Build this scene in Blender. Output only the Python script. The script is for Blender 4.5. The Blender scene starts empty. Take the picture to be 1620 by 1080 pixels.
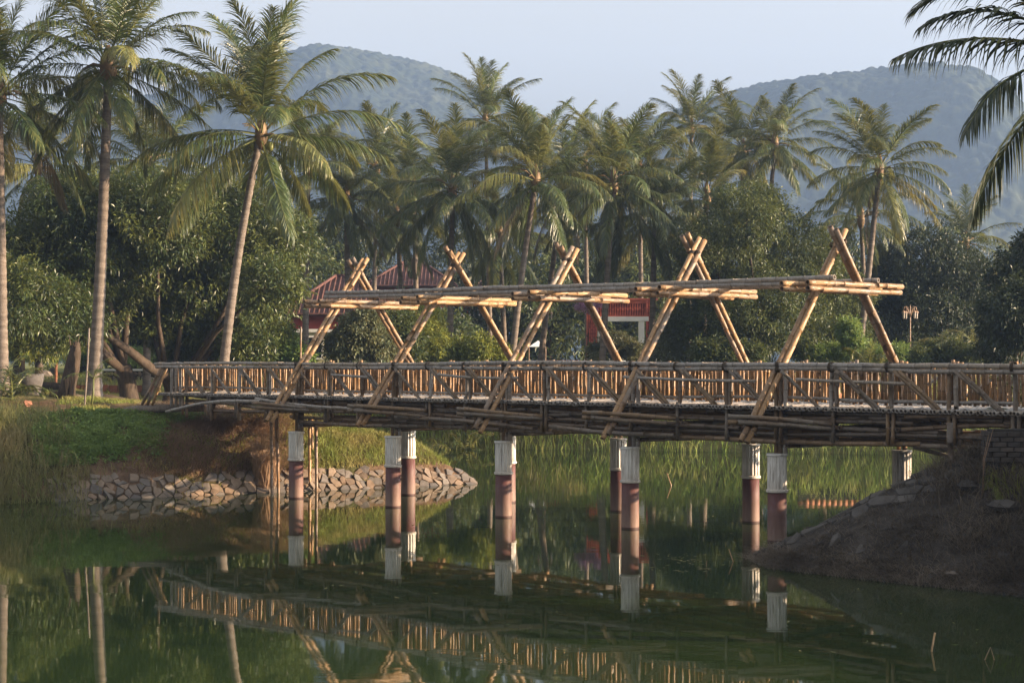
import bpy, math
import numpy as np
from mathutils import Vector

# ------------------------------------------------------------------ camera, sky, sun, exposure
scene = bpy.context.scene
COL = scene.collection
F, EYE, HOR = 2700.0, 3.6, 572.0           # focal length in pixels of a 1620 px wide frame, eye height, horizon row

cam = bpy.data.cameras.new('camera')
cam_ob = bpy.data.objects.new('camera', cam)
COL.objects.link(cam_ob)
cam.sensor_width = 36.0
cam.lens = 36.0 * F / 1620.0
cam.shift_y = (HOR - 540.0) / 1620.0
cam.clip_start, cam.clip_end = 0.1, 6000.0
cam_ob.location = (0, 0, EYE)
cam_ob.rotation_euler = (math.radians(90), 0, 0)
scene.camera = cam_ob

SUN_AZ, SUN_EL = math.radians(97.0), math.radians(11.5)    # azimuth clockwise from +Y
world = bpy.data.worlds.new('World')
scene.world = world
world.use_nodes = True
wn, wl = world.node_tree.nodes, world.node_tree.links
skyt = wn.new('ShaderNodeTexSky')
skyt.sky_type = 'NISHITA'
skyt.sun_disc = False
skyt.sun_elevation, skyt.sun_rotation = SUN_EL, SUN_AZ
skyt.air_density, skyt.dust_density, skyt.ozone_density = 1.2, 6.0, 3.0
hs = wn.new('ShaderNodeHueSaturation')
hs.inputs['Saturation'].default_value = 0.0        # hazy, pale air
wl.new(skyt.outputs[0], hs.inputs['Color'])
wl.new(hs.outputs[0], wn['Background'].inputs[0])
wn['Background'].inputs[1].default_value = 0.112

sun_l = bpy.data.lights.new('sun', 'SUN')
sun_l.energy = 5.0
sun_l.angle = math.radians(0.6)
sun_l.color = (1.0, 0.73, 0.475)
sun_ob = bpy.data.objects.new('sun', sun_l)
COL.objects.link(sun_ob)
to_sun = Vector((math.sin(SUN_AZ) * math.cos(SUN_EL), math.cos(SUN_AZ) * math.cos(SUN_EL), math.sin(SUN_EL)))
sun_ob.rotation_euler = to_sun.to_track_quat('Z', 'Y').to_euler()

scene.view_settings.view_transform = 'Standard'
scene.view_settings.look = 'None'
scene.view_settings.gamma = 1.0
scene.view_settings.use_curve_mapping = False
scene.view_settings.exposure = 2.0
scene.cycles.use_denoising = True
scene.cycles.max_bounces = 8
scene.cycles.transparent_max_bounces = 8

R = np.random.default_rng(7)

# ------------------------------------------------------------------ helpers
def at(u, v, D):
    """the point seen at pixel (u, v) at depth D"""
    return np.array([(u - 810.0) * D / F, D, EYE + (HOR - v) * D / F])

def link(o, parent=None):
    COL.objects.link(o)
    if parent is not None:
        o.parent = parent
    return o

def tag(o, label=None, cat=None, group=None, kind=None):
    if label: o['label'] = label
    if cat: o['category'] = cat
    if group: o['group'] = group
    if kind: o['kind'] = kind
    return o

def thing(name, loc, label, cat, group=None):
    o = bpy.data.objects.new(name, None)
    o.empty_display_size = 0.3
    o.location = tuple(float(x) for x in loc)
    link(o)
    return tag(o, label, cat, group)

def new_ob(name, mesh, parent=None, loc=(0, 0, 0), rot=(0, 0, 0), scale=(1, 1, 1)):
    o = bpy.data.objects.new(name, mesh)
    o.location = tuple(float(x) for x in loc)
    o.rotation_euler = rot
    o.scale = scale
    return link(o, parent)

def np_mesh(name, V, faces, mats, mi=None, smooth=False, attrs=None):
    """faces: list of (n,k) int arrays (each of one polygon size)"""
    me = bpy.data.meshes.new(name)
    V = np.asarray(V, np.float32)
    me.vertices.add(len(V))
    me.vertices.foreach_set('co', V.ravel())
    lv, ls, lt, off = [], [], [], 0
    for f in faces:
        f = np.asarray(f, np.int32)
        n, k = f.shape
        lv.append(f.ravel())
        ls.append(off + np.arange(n, dtype=np.int32) * k)
        lt.append(np.full(n, k, np.int32))
        off += n * k
    lv, ls, lt = np.concatenate(lv), np.concatenate(ls), np.concatenate(lt)
    me.loops.add(len(lv)); me.loops.foreach_set('vertex_index', lv)
    me.polygons.add(len(ls))
    me.polygons.foreach_set('loop_start', ls)
    me.polygons.foreach_set('loop_total', lt)
    if mi is not None:
        me.polygons.foreach_set('material_index', np.asarray(mi, np.int32))
    me.polygons.foreach_set('use_smooth', np.full(len(ls), bool(smooth)))
    for m in (mats if isinstance(mats, (list, tuple)) else [mats]):
        me.materials.append(m)
    if attrs:
        for k, a in attrs.items():
            at_ = me.attributes.new(k, 'FLOAT', 'POINT')
            at_.data.foreach_set('value', np.asarray(a, np.float32))
    me.update(calc_edges=True)
    me.validate()
    return me

class MB:
    """collects faces of one mesh"""
    def __init__(self):
        self.v, self.f, self.m, self.w = [], [], [], []
    def add(self, vs, fs, m=0, w=None):
        b = len(self.v)
        self.v.extend([tuple(float(c) for c in p) for p in vs])
        self.w.extend([0.0] * len(vs) if w is None else list(w))
        for f in fs:
            self.f.append(tuple(b + i for i in f)); self.m.append(m)
        return self
    def box(self, c, s, rz=0.0, m=0, taper=1.0):
        cx, cy, cz = c; hx, hy, hz = s[0] / 2, s[1] / 2, s[2] / 2
        ca, sa = math.cos(rz), math.sin(rz)
        vs = []
        for z, k in ((-hz, 1.0), (hz, taper)):
            for x, y in ((-hx, -hy), (hx, -hy), (hx, hy), (-hx, hy)):
                vs.append((cx + (x * ca - y * sa) * k, cy + (x * sa + y * ca) * k, cz + z))
        return self.add(vs, [(3, 2, 1, 0), (4, 5, 6, 7), (0, 1, 5, 4), (1, 2, 6, 5), (2, 3, 7, 6), (3, 0, 4, 7)], m)
    def rings(self, pts, rad, n=8, m=0, w=None, cap=True, hollow=0.0):
        pts = [np.asarray(p, float) for p in pts]
        vs, ws = [], []
        N = len(pts)
        up = None
        for i, p in enumerate(pts):
            d = pts[min(i + 1, N - 1)] - pts[max(i - 1, 0)]
            d = d / (np.linalg.norm(d) + 1e-9)
            if up is None:
                a = np.array([0, 0, 1.0]) if abs(d[2]) < 0.9 else np.array([1.0, 0, 0])
                up = np.cross(d, a)
            up = up - d * np.dot(up, d); up = up / (np.linalg.norm(up) + 1e-9)
            q = np.cross(d, up)
            for k in range(n):
                t = 2 * math.pi * k / n
                vs.append(p + (up * math.cos(t) + q * math.sin(t)) * rad[i])
                ws.append(0.0 if w is None else w[i])
        fs = [(i * n + k, i * n + (k + 1) % n, (i + 1) * n + (k + 1) % n, (i + 1) * n + k)
              for i in range(N - 1) for k in range(n)]
        if cap:
            if hollow > 0:
                for end, flip in ((0, True), (N - 1, False)):
                    d = pts[1] - pts[0] if end == 0 else pts[-2] - pts[-1]
                    d = d / (np.linalg.norm(d) + 1e-9)
                    b = end * n
                    c = pts[end]
                    i1 = len(vs)
                    for k in range(n): vs.append(c + (vs[b + k] - c) * 0.72); ws.append(1.0)  # hollow ends darkened in colour for the shade inside
                    i2 = len(vs)
                    for k in range(n): vs.append(c + (vs[b + k] - c) * 0.70 + d * hollow); ws.append(1.0)
                    for k in range(n):
                        k2 = (k + 1) % n
                        q1 = (b + k, b + k2, i1 + k2, i1 + k); q2 = (i1 + k, i1 + k2, i2 + k2, i2 + k)
                        fs.append(q1[::-1] if flip else q1); fs.append(q2[::-1] if flip else q2)
                    fs.append(tuple(i2 + k for k in range(n)))
            else:
                fs.append(tuple(range(n))[::-1]); fs.append(tuple((N - 1) * n + k for k in range(n)))
        return self.add(vs, fs, m, ws)
    def tube(self, p0, p1, r0, r1=None, n=8, m=0):
        return self.rings([p0, p1], [r0, r0 if r1 is None else r1], n, m)
    def bamboo(self, p0, p1, r, n=8, gap=0.36, bend=0.012, m=0):
        p0, p1 = np.asarray(p0, float), np.asarray(p1, float)
        L = np.linalg.norm(p1 - p0); d = (p1 - p0) / L
        ba = R.normal(0, 1, 3); ba = (ba - d * np.dot(ba, d)) * bend * L * 0.5
        t, ts, rs, ws = 0.0, [0.0], [r * 1.0], [0.0]
        x = R.uniform(0.08, gap)
        tap = R.uniform(-0.1, 0.1)
        while x < L - 0.06:
            rr = r * (1 + tap * (x / L - 0.5))
            ts += [x - 0.016, x, x + 0.016]; rs += [rr, rr * 1.13, rr * 0.98]; ws += [0.0, 1.0, 0.35]
            x += gap * R.uniform(0.75, 1.2)
        ts.append(L); rs.append(r * (1 + tap * 0.5)); ws.append(0.0)
        kink = R.normal(0, 0.004, (len(ts), 3))
        pts = [p0 + d * t + ba * math.sin(math.pi * t / L) + (kink[i] if 0 < i < len(ts) - 1 else 0) * (1 if r > 0.03 else 0.4) for i, t in enumerate(ts)]
        return self.rings(pts, rs, n, m, ws, True, hollow=min(0.1, L * 0.15))
    def mesh(self, name, mats, smooth=False, origin=(0, 0, 0)):
        me = bpy.data.meshes.new(name)
        o = np.asarray(origin, float)
        me.from_pydata([tuple(np.asarray(p) - o) for p in self.v], [], self.f)
        for mm in (mats if isinstance(mats, (list, tuple)) else [mats]): me.materials.append(mm)
        if len(set(self.m)) > 1:
            me.polygons.foreach_set('material_index', self.m)
        me.polygons.foreach_set('use_smooth', [smooth] * len(self.f))
        a = me.attributes.new('scar_shade', 'FLOAT', 'POINT'); a.data.foreach_set('value', self.w)
        me.update()
        return me
    def build(self, name, mats, parent=None, smooth=False):
        o = parent.location if parent is not None else (0, 0, 0)
        return new_ob(name, self.mesh(name, mats, smooth, o), parent)

# ------------------------------------------------------------------ materials
class NT:
    def __init__(self, name, rough=0.7, spec=0.3):
        self.mat = bpy.data.materials.new(name)
        self.mat.use_nodes = True
        self.t = self.mat.node_tree
        self.b = self.t.nodes['Principled BSDF']
        self.out = self.t.nodes['Material Output']
        self.b.inputs['Roughness'].default_value = rough
        self.b.inputs['Specular IOR Level'].default_value = spec
    def n(self, typ, **kw):
        nd = self.t.nodes.new(typ)
        for k, v in kw.items():
            if isinstance(k, str) and hasattr(nd, k): setattr(nd, k, v)
        return nd
    def l(self, a, b): self.t.links.new(a, b)
    def coord(self, kind='Object', scale=(1, 1, 1)):
        c = self.n('ShaderNodeTexCoord'); m = self.n('ShaderNodeMapping')
        m.inputs['Scale'].default_value = scale
        self.l(c.outputs[kind], m.inputs[0]); return m.outputs[0]
    def noise(self, vec, scale, detail=4.0, rough=0.6):
        n = self.n('ShaderNodeTexNoise')
        n.inputs['Scale'].default_value = scale; n.inputs['Detail'].default_value = detail; n.inputs['Roughness'].default_value = rough
        if vec is not None: self.l(vec, n.inputs['Vector'])
        return n.outputs['Fac']
    def ramp(self, fac, stops):
        r = self.n('ShaderNodeValToRGB')
        e = r.color_ramp.elements
        while len(e) < len(stops): e.new(0.5)
        for i, (p, c) in enumerate(stops):
            e[i].position = p; e[i].color = (c[0], c[1], c[2], 1)
        self.l(fac, r.inputs[0]); return r.outputs[0]
    def mix(self, fac, a, b, mode='MIX'):
        m = self.n('ShaderNodeMix', data_type='RGBA', blend_type=mode)
        for i, x in ((0, fac), (6, a), (7, b)):
            if hasattr(x, 'default_value') or hasattr(x, 'links'): self.l(x, m.inputs[i])
            elif i == 0: m.inputs[i].default_value = x
            else: m.inputs[i].default_value = (x[0], x[1], x[2], 1)
        return m.outputs[2]
    def math(self, op, a, b=0.0):
        m = self.n('ShaderNodeMath', operation=op)
        for i, x in ((0, a), (1, b)):
            if hasattr(x, 'links'): self.l(x, m.inputs[i])
            else: m.inputs[i].default_value = x
        return m.outputs[0]
    def rnd(self): return self.n('ShaderNodeObjectInfo').outputs['Random']
    def attr(self, name):
        a = self.n('ShaderNodeAttribute'); a.attribute_name = name; return a.outputs['Fac']
    def pos(self): return self.n('ShaderNodeNewGeometry').outputs['Position']
    def base(self, c):
        if hasattr(c, 'links'): self.l(c, self.b.inputs['Base Color'])
        else: self.b.inputs['Base Color'].default_value = (c[0], c[1], c[2], 1)
        return self
    def bump(self, h, strength=0.3, dist=0.02):
        b = self.n('ShaderNodeBump'); b.inputs['Strength'].default_value = strength; b.inputs['Distance'].default_value = dist
        self.l(h, b.inputs['Height']); self.l(b.outputs[0], self.b.inputs['Normal']); return self
    def translucent(self, col, fac):
        t = self.n('ShaderNodeBsdfTranslucent'); m = self.n('ShaderNodeMixShader')
        if hasattr(col, 'links'): self.l(col, t.inputs[0])
        else: t.inputs[0].default_value = (col[0], col[1], col[2], 1)
        m.inputs[0].default_value = fac
        self.l(self.b.outputs[0], m.inputs[1]); self.l(t.outputs[0], m.inputs[2]); self.l(m.outputs[0], self.out.inputs[0]); return self

def bamboo_mat(name, c_a, c_b, c_grey, greyness):
    t = NT(name, 0.48, 0.4)
    n1 = t.noise(t.coord('Object', (1, 1, 1)), 1.3, 4)
    n2 = t.noise(t.coord('Object', (1, 1, 1)), 22, 4)
    c0 = t.mix(t.rnd(), c_a, c_b)
    g = t.ramp(t.math('ADD', n1, t.math('MULTIPLY', t.math('SUBTRACT', t.rnd(), 0.5), 0.3)),
               [(0.62 - greyness * 0.5, (0, 0, 0)), (0.85 - greyness * 0.45, (1, 1, 1))])
    c1 = t.mix(g, c0, c_grey)
    st = t.ramp(n2, [(0.35, (1, 1, 1)), (0.72, (0.5, 0.47, 0.44))])
    m2 = t.n('ShaderNodeMix', data_type='RGBA', blend_type='MULTIPLY'); m2.inputs[0].default_value = 0.8
    t.l(c1, m2.inputs[6]); t.l(st, m2.inputs[7])
    c2 = t.mix(t.math('MULTIPLY', t.attr('scar_shade'), 0.6), m2.outputs[2], (0.06, 0.042, 0.03))
    t.base(c2)
    t.bump(n2, 0.35, 0.006)
    return t.mat

M = {}
M['bamboo'] = bamboo_mat('bamboo', (0.38, 0.235, 0.115), (0.27, 0.155, 0.075), (0.235, 0.19, 0.15), 0.25)
M['bamboo_grey'] = bamboo_mat('bamboo_weathered', (0.33, 0.275, 0.215), (0.23, 0.185, 0.14), (0.33, 0.305, 0.28), 0.66)
M['bamboo_dark'] = bamboo_mat('bamboo_shaded', (0.16, 0.105, 0.062), (0.095, 0.065, 0.042), (0.115, 0.095, 0.078), 0.3)  # darker bamboo copy, colour carries the shade under the deck
M['bamboo_brown'] = bamboo_mat('bamboo_brown', (0.235, 0.155, 0.085), (0.155, 0.10, 0.057), (0.175, 0.145, 0.115), 0.4)
M['bamboo_slat'] = bamboo_mat('bamboo_slat', (0.38, 0.23, 0.115), (0.25, 0.145, 0.072), (0.33, 0.25, 0.17), 0.1)

def simple(name, col, rough=0.7, var=0.25, scale=4.0, spec=0.3, bump=0.0, coords='Object'):
    t = NT(name, rough, spec)
    n = t.noise(t.coord(coords), scale, 5)
    lo = tuple(c * (1 - var) for c in col); hi = tuple(min(1, c * (1 + var)) for c in col)
    t.base(t.ramp(n, [(0.3, lo), (0.7, hi)]))
    if bump: t.bump(n, 0.5, bump)
    return t.mat

def leaf_mat(name, dark, light, young, rough=0.42, trans=0.25, spec=0.45, tcol=None):
    t = NT(name, rough, spec)
    n = t.noise(t.coord('Object'), 0.55, 2)
    c = t.mix(t.attr('tint'), dark, light)
    c = t.mix(t.ramp(t.math('ADD', t.math('MULTIPLY', n, 0.7), t.math('MULTIPLY', t.attr('tint'), 0.35)), [(0.5, (0, 0, 0)), (0.85, (1, 1, 1))]), c, young)
    t.base(c)
    t.translucent(tcol or tuple(x * 1.5 for x in young), trans)
    return t.mat

M['mango'] = leaf_mat('leaf_mango', (0.014, 0.027, 0.009), (0.048, 0.078, 0.021), (0.16, 0.175, 0.04), 0.4, 0.18, 0.35)
M['broad'] = leaf_mat('leaf_broad', (0.015, 0.030, 0.010), (0.042, 0.068, 0.019), (0.13, 0.145, 0.036), 0.5, 0.2, 0.35)
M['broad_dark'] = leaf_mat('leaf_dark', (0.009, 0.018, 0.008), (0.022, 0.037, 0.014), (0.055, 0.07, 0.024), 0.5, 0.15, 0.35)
M['shrub_pale'] = leaf_mat('leaf_shrub_pale', (0.05, 0.07, 0.035), (0.11, 0.13, 0.06), (0.19, 0.18, 0.08), 0.5, 0.2, 0.35)
M['shrub_lime'] = leaf_mat('leaf_shrub_lime', (0.06, 0.09, 0.018), (0.13, 0.17, 0.03), (0.26, 0.26, 0.04), 0.5, 0.25, 0.35)
M['ground_leaf'] = leaf_mat('leaf_ground', (0.07, 0.125, 0.027), (0.14, 0.21, 0.05), (0.22, 0.28, 0.075), 0.5, 0.25, 0.3)
M['blossom'] = leaf_mat('blossom_pink', (0.20, 0.08, 0.17), (0.34, 0.17, 0.31), (0.4, 0.28, 0.38), 0.6, 0.3, 0.2)

def frond_mat(name, a, b, c, trans=0.22):
    t = NT(name, 0.38, 0.5)
    k = t.mix(t.rnd(), a, b)
    k = t.mix(t.ramp(t.attr('tint'), [(0.55, (0, 0, 0)), (1.0, (1, 1, 1))]), k, c)
    t.base(k); t.translucent(tuple(x * 1.3 for x in c), trans)
    return t.mat
M['frond'] = frond_mat('palm_leaflet', (0.018, 0.037, 0.010), (0.052, 0.082, 0.020), (0.20, 0.195, 0.055))
M['frond_yellow'] = frond_mat('palm_leaflet_yellow', (0.10, 0.12, 0.03), (0.16, 0.16, 0.045), (0.25, 0.21, 0.07))
M['frond_dark'] = frond_mat('palm_leaflet_dark', (0.016, 0.030, 0.014), (0.030, 0.045, 0.018), (0.07, 0.075, 0.035), 0.12)
M['frond_dry'] = frond_mat('palm_leaflet_dry', (0.11, 0.085, 0.04), (0.16, 0.12, 0.06), (0.22, 0.17, 0.09), 0.15)
M['rib'] = simple('palm_rib', (0.10, 0.11, 0.035), 0.45, 0.2, 3)
M['stalk'] = simple('palm_stalk', (0.16, 0.10, 0.045), 0.6, 0.3, 5)
M['coconut'] = simple('coconut_husk', (0.14, 0.15, 0.035), 0.45, 0.35, 6)

def bark(name, a, b, sc=(6, 6, 2)):
    t = NT(name, 0.85, 0.15)
    n = t.noise(t.coord('Object', sc), 1.5, 6, 0.7)
    c = t.ramp(n, [(0.3, a), (0.7, b)])
    c = t.mix(t.math('MULTIPLY', t.attr('scar_shade'), 0.3), c, tuple(x * 0.35 for x in a))
    t.base(c); t.bump(n, 0.7, 0.04); return t.mat
M['palm_bark'] = bark('palm_bark', (0.10, 0.08, 0.064), (0.215, 0.18, 0.15), (2, 2, 9))
M['bark'] = bark('tree_bark', (0.03, 0.022, 0.016), (0.085, 0.064, 0.047))
M['wood_grey'] = bark('grey_wood', (0.10, 0.085, 0.07), (0.24, 0.20, 0.165), (9, 9, 2))

def blade_mat(name, a, b, c, trans=0.38):
    t = NT(name, 0.6, 0.25)
    k = t.mix(t.attr('tint'), a, b)
    n = t.noise(t.pos(), 0.7, 3)
    k = t.mix(t.ramp(n, [(0.42, (0, 0, 0)), (0.66, (1, 1, 1))]), k, c)
    t.base(k); t.translucent(k, trans); return t.mat
M['grass'] = blade_mat('grass_green', (0.14, 0.185, 0.04), (0.26, 0.285, 0.07), (0.32, 0.26, 0.10))
M['reed'] = blade_mat('grass_reed', (0.20, 0.28, 0.06), (0.33, 0.41, 0.095), (0.38, 0.35, 0.13))
M['grass_tall'] = blade_mat('grass_tall', (0.11, 0.135, 0.04), (0.23, 0.22, 0.08), (0.27, 0.225, 0.105))
M['grass_dry'] = blade_mat('grass_dry', (0.27, 0.18, 0.12), (0.45, 0.31, 0.20), (0.25, 0.17, 0.10))
M['grass_dead'] = blade_mat('grass_dead', (0.07, 0.057, 0.045), (0.25, 0.205, 0.155), (0.10, 0.08, 0.06))

def ground_mat():
    t = NT('ground_soil', 0.95, 0.1)
    p = t.pos()
    n1 = t.noise(p, 0.35, 6, 0.65); n2 = t.noise(p, 3.0, 6, 0.7); n3 = t.noise(p, 0.12, 3)
    soil = t.ramp(n2, [(0.3, (0.085, 0.054, 0.035)), (0.7, (0.20, 0.128, 0.078))])
    grass = t.ramp(n2, [(0.3, (0.035, 0.04, 0.015)), (0.7, (0.09, 0.085, 0.032))])
    c = t.mix(t.ramp(n1, [(0.45, (0, 0, 0)), (0.6, (1, 1, 1))]), soil, grass)
    sx = t.n('ShaderNodeSeparateXYZ'); t.l(p, sx.inputs[0])
    lawn = t.ramp(n2, [(0.3, (0.05, 0.085, 0.02)), (0.7, (0.11, 0.14, 0.035))])
    far = t.n('ShaderNodeMapRange'); far.inputs[1].default_value = 70; far.inputs[2].default_value = 84
    t.l(sx.outputs[1], far.inputs[0])
    c = t.mix(far.outputs[0], c, lawn)
    wet = t.n('ShaderNodeMapRange'); wet.inputs[1].default_value = 0.02; wet.inputs[2].default_value = 0.16
    t.l(sx.outputs[2], wet.inputs[0])
    c = t.mix(wet.outputs[0], (0.04, 0.03, 0.02), c)
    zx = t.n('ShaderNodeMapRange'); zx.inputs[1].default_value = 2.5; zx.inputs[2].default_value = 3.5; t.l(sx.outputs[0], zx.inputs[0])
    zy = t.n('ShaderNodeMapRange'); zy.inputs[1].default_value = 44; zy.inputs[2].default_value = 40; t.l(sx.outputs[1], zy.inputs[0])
    shade_soil = t.ramp(n2, [(0.3, (0.03, 0.027, 0.025)), (0.7, (0.105, 0.092, 0.08))])  # soil of the right mound darkened: its shade is put into the colour
    c = t.mix(t.math('MULTIPLY', zx.outputs[0], zy.outputs[0]), c, shade_soil)
    fb = t.n('ShaderNodeMapRange'); fb.inputs[1].default_value = 52; fb.inputs[2].default_value = 58; t.l(sx.outputs[1], fb.inputs[0])
    c = t.mix(t.math('MULTIPLY', fb.outputs[0], 0.75), c, t.ramp(n2, [(0.3, (0.10, 0.12, 0.035)), (0.7, (0.22, 0.20, 0.07))]))
    n4 = t.noise(p, 11.0, 5, 0.7)
    t.base(c); t.bump(t.math('ADD', n2, t.math('MULTIPLY', n4, 0.45)), 1.0, 0.14); return t.mat
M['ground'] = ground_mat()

def stone_mat(name, cols):
    t = NT(name, 0.85, 0.2)
    n = t.noise(t.coord('Object'), 5, 6, 0.65)
    c = t.ramp(t.rnd(), [(0.0, cols[0]), (0.35, cols[1]), (0.7, cols[2]), (1.0, cols[3])])
    m = t.n('ShaderNodeMix', data_type='RGBA', blend_type='MULTIPLY'); m.inputs[0].default_value = 1
    t.l(c, m.inputs[6]); t.l(t.ramp(n, [(0.3, (0.6, 0.58, 0.56)), (0.7, (1.1, 1.08, 1.05))]), m.inputs[7])
    t.base(m.outputs[2]); t.bump(n, 0.7, 0.03); return t.mat
M['stone'] = stone_mat('stone_pale', [(0.19, 0.135, 0.095), (0.235, 0.18, 0.135), (0.16, 0.135, 0.115), (0.26, 0.19, 0.135)])
M['stone_grey'] = stone_mat('stone_grey', [(0.14, 0.125, 0.11), (0.19, 0.165, 0.145), (0.115, 0.105, 0.10), (0.22, 0.195, 0.17)])
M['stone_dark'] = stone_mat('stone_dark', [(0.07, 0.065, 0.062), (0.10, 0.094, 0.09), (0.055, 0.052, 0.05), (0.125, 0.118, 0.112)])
M['mortar'] = simple('mortar_soil', (0.065, 0.05, 0.038), 0.95, 0.4, 6, 0.1, 0.03)
M['brick'] = stone_mat('brick_clay', [(0.30, 0.12, 0.075), (0.25, 0.10, 0.065), (0.34, 0.155, 0.10), (0.21, 0.095, 0.07)])
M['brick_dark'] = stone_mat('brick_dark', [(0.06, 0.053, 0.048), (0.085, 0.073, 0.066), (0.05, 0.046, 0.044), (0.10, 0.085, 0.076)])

def pile_paint(name, col, dirt, z0, z1):
    t = NT(name, 0.6, 0.3)
    p = t.pos()
    sx = t.n('ShaderNodeSeparateXYZ'); t.l(p, sx.inputs[0])
    n = t.noise(t.coord('Object', (7, 7, 0.9)), 2.2, 6, 0.7)
    n2 = t.noise(t.coord('Object'), 14, 5, 0.7)
    mr = t.n('ShaderNodeMapRange'); mr.inputs[1].default_value = z1; mr.inputs[2].default_value = z0
    t.l(t.math('ADD', sx.outputs[2], t.math('MULTIPLY', t.math('SUBTRACT', n, 0.5), 0.6)), mr.inputs[0])
    c = t.mix(t.ramp(n2, [(0.5, (0, 0, 0)), (0.75, (0.8, 0.8, 0.8))]), col, tuple(0.75 * a + 0.25 * b for a, b in zip(col, dirt)))
    c = t.mix(mr.outputs[0], c, dirt)
    c = t.mix(t.ramp(n, [(0.48, (0, 0, 0)), (0.66, (0.8, 0.8, 0.8))]), c, tuple(0.6 * x for x in dirt))
    wet = t.n('ShaderNodeMapRange'); wet.inputs[1].default_value = 0.045; wet.inputs[2].default_value = 0.03
    t.l(sx.outputs[2], wet.inputs[0])
    c = t.mix(wet.outputs[0], c, (0.05, 0.02, 0.018))
    t.base(c); t.bump(n2, 0.3, 0.006); return t.mat
M['maroon'] = pile_paint('maroon_paint', (0.10, 0.040, 0.040), (0.19, 0.125, 0.10), 0.1, 0.75)
M['pile_white'] = pile_paint('white_paint_worn', (0.66, 0.64, 0.60), (0.42, 0.37, 0.31), 0.85, 1.25)

M['roof'] = simple('roof_tile_red', (0.095, 0.045, 0.038), 0.8, 0.35, 3, 0.25)
M['red_wall'] = simple('red_wall', (0.30, 0.055, 0.04), 0.8, 0.2, 2)
M['gate_red'] = simple('gate_red', (0.42, 0.10, 0.065), 0.75, 0.2, 3)
M['gate_dark'] = simple('gate_recess', (0.16, 0.035, 0.028), 0.85, 0.2, 3)
M['white'] = simple('white_paint', (0.72, 0.70, 0.66), 0.7, 0.1, 2)
M['cream'] = simple('cream_wall', (0.42, 0.40, 0.24), 0.8, 0.12, 1.2)
M['glass'] = NT('window_glass', 0.08, 0.5).base((0.02, 0.025, 0.03)).mat
M['car'] = NT('car_paint_silver', 0.28, 0.5).base((0.55, 0.58, 0.60)).mat
M['rubber'] = NT('rubber', 0.8, 0.2).base((0.015, 0.015, 0.016)).mat
M['metal'] = simple('lamp_metal', (0.26, 0.17, 0.11), 0.5, 0.2, 6)
M['lamp_glass'] = NT('lamp_glass', 0.3, 0.5).base((0.20, 0.17, 0.14)).mat
M['iron'] = simple('dark_iron', (0.05, 0.03, 0.03), 0.6, 0.2, 6)
M['tent'] = simple('tent_cloth', (0.72, 0.74, 0.78), 0.8, 0.08, 1)
M['clay'] = simple('terracotta', (0.34, 0.15, 0.085), 0.8, 0.3, 5)

def water_mat():
    t = NT('water', 0.025, 0.5)
    t.b.inputs['IOR'].default_value = 1.6
    t.base((0.017, 0.031, 0.008))
    p = t.n('ShaderNodeMapping'); p.inputs['Scale'].default_value = (0.8, 1.6, 1)
    t.l(t.pos(), p.inputs[0])
    n = t.noise(p.outputs[0], 1.1, 3, 0.5)
    n2 = t.noise(p.outputs[0], 0.23, 2, 0.5)
    h = t.math('MULTIPLY', n, t.ramp(n2, [(0.4, (0.25, 0.25, 0.25)), (0.7, (1, 1, 1))]))
    t.bump(h, 1.0, 0.0017); return t.mat
M['water'] = water_mat()

def hill_mat():
    t = NT('hill_forest', 0.9, 0.1)
    p = t.pos()
    n = t.noise(p, 0.16, 5, 0.7); n2 = t.noise(p, 0.018, 3, 0.6)
    c = t.ramp(n, [(0.3, (0.005, 0.010, 0.006)), (0.75, (0.032, 0.042, 0.018))])
    m = t.n('ShaderNodeMix', data_type='RGBA', blend_type='MIX')
    t.l(t.ramp(n2, [(0.5, (0, 0, 0)), (0.68, (0.75, 0.75, 0.75))]), m.inputs[0]); t.l(c, m.inputs[6]); m.inputs[7].default_value = (0.05, 0.055, 0.026, 1)
    t.base(m.outputs[2]); return t.mat
M['hill'] = hill_mat()

# ------------------------------------------------------------------ terrain: shoreline, height
SHORE = np.array([(-40, -25), (-40, 35), (-20, 41.5), (-13, 43.4), (-11.2, 44.6), (-9.2, 45.6), (-6.8, 47.0), (-3.6, 48.9), (-2.0, 49.8), (-0.95, 50.5),
                  (-1.9, 52.0), (-3.6, 53.6), (-6.5, 56), (-10, 60), (-13, 66), (-10, 71), (-3.2, 71.5), (4.9, 69.4), (15, 66.5), (24, 63), (34, 52),
                  (26, 42), (12, 37.6), (7.5, 34.8), (5.2, 32.9), (4.25, 31.4), (4.5, 29.7), (5.66, 28.3), (6.9, 27.1), (7.9, 26), (9.6, 23), (11, 15), (10, 5), (8, -25)], float)

def shore_dist(x, y):
    """signed distance to the shoreline, positive on land"""
    x = np.asarray(x, float); y = np.asarray(y, float)
    sh = x.shape; x = x.ravel(); y = y.ravel()
    best = np.full(x.shape, 1e9); inside = np.zeros(x.shape, bool)
    n = len(SHORE)
    for i in range(n):
        a, b = SHORE[i], SHORE[(i + 1) % n]
        d = b - a
        t = np.clip(((x - a[0]) * d[0] + (y - a[1]) * d[1]) / (d @ d), 0, 1)
        best = np.minimum(best, (x - a[0] - t * d[0]) ** 2 + (y - a[1] - t * d[1]) ** 2)
        if a[1] != b[1]:
            c = ((a[1] > y) != (b[1] > y)) & (x < d[0] * (y - a[1]) / (d[1]) + a[0])
            inside ^= c
    d = np.sqrt(best)
    return np.where(inside, -d, d).reshape(sh)

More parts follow.
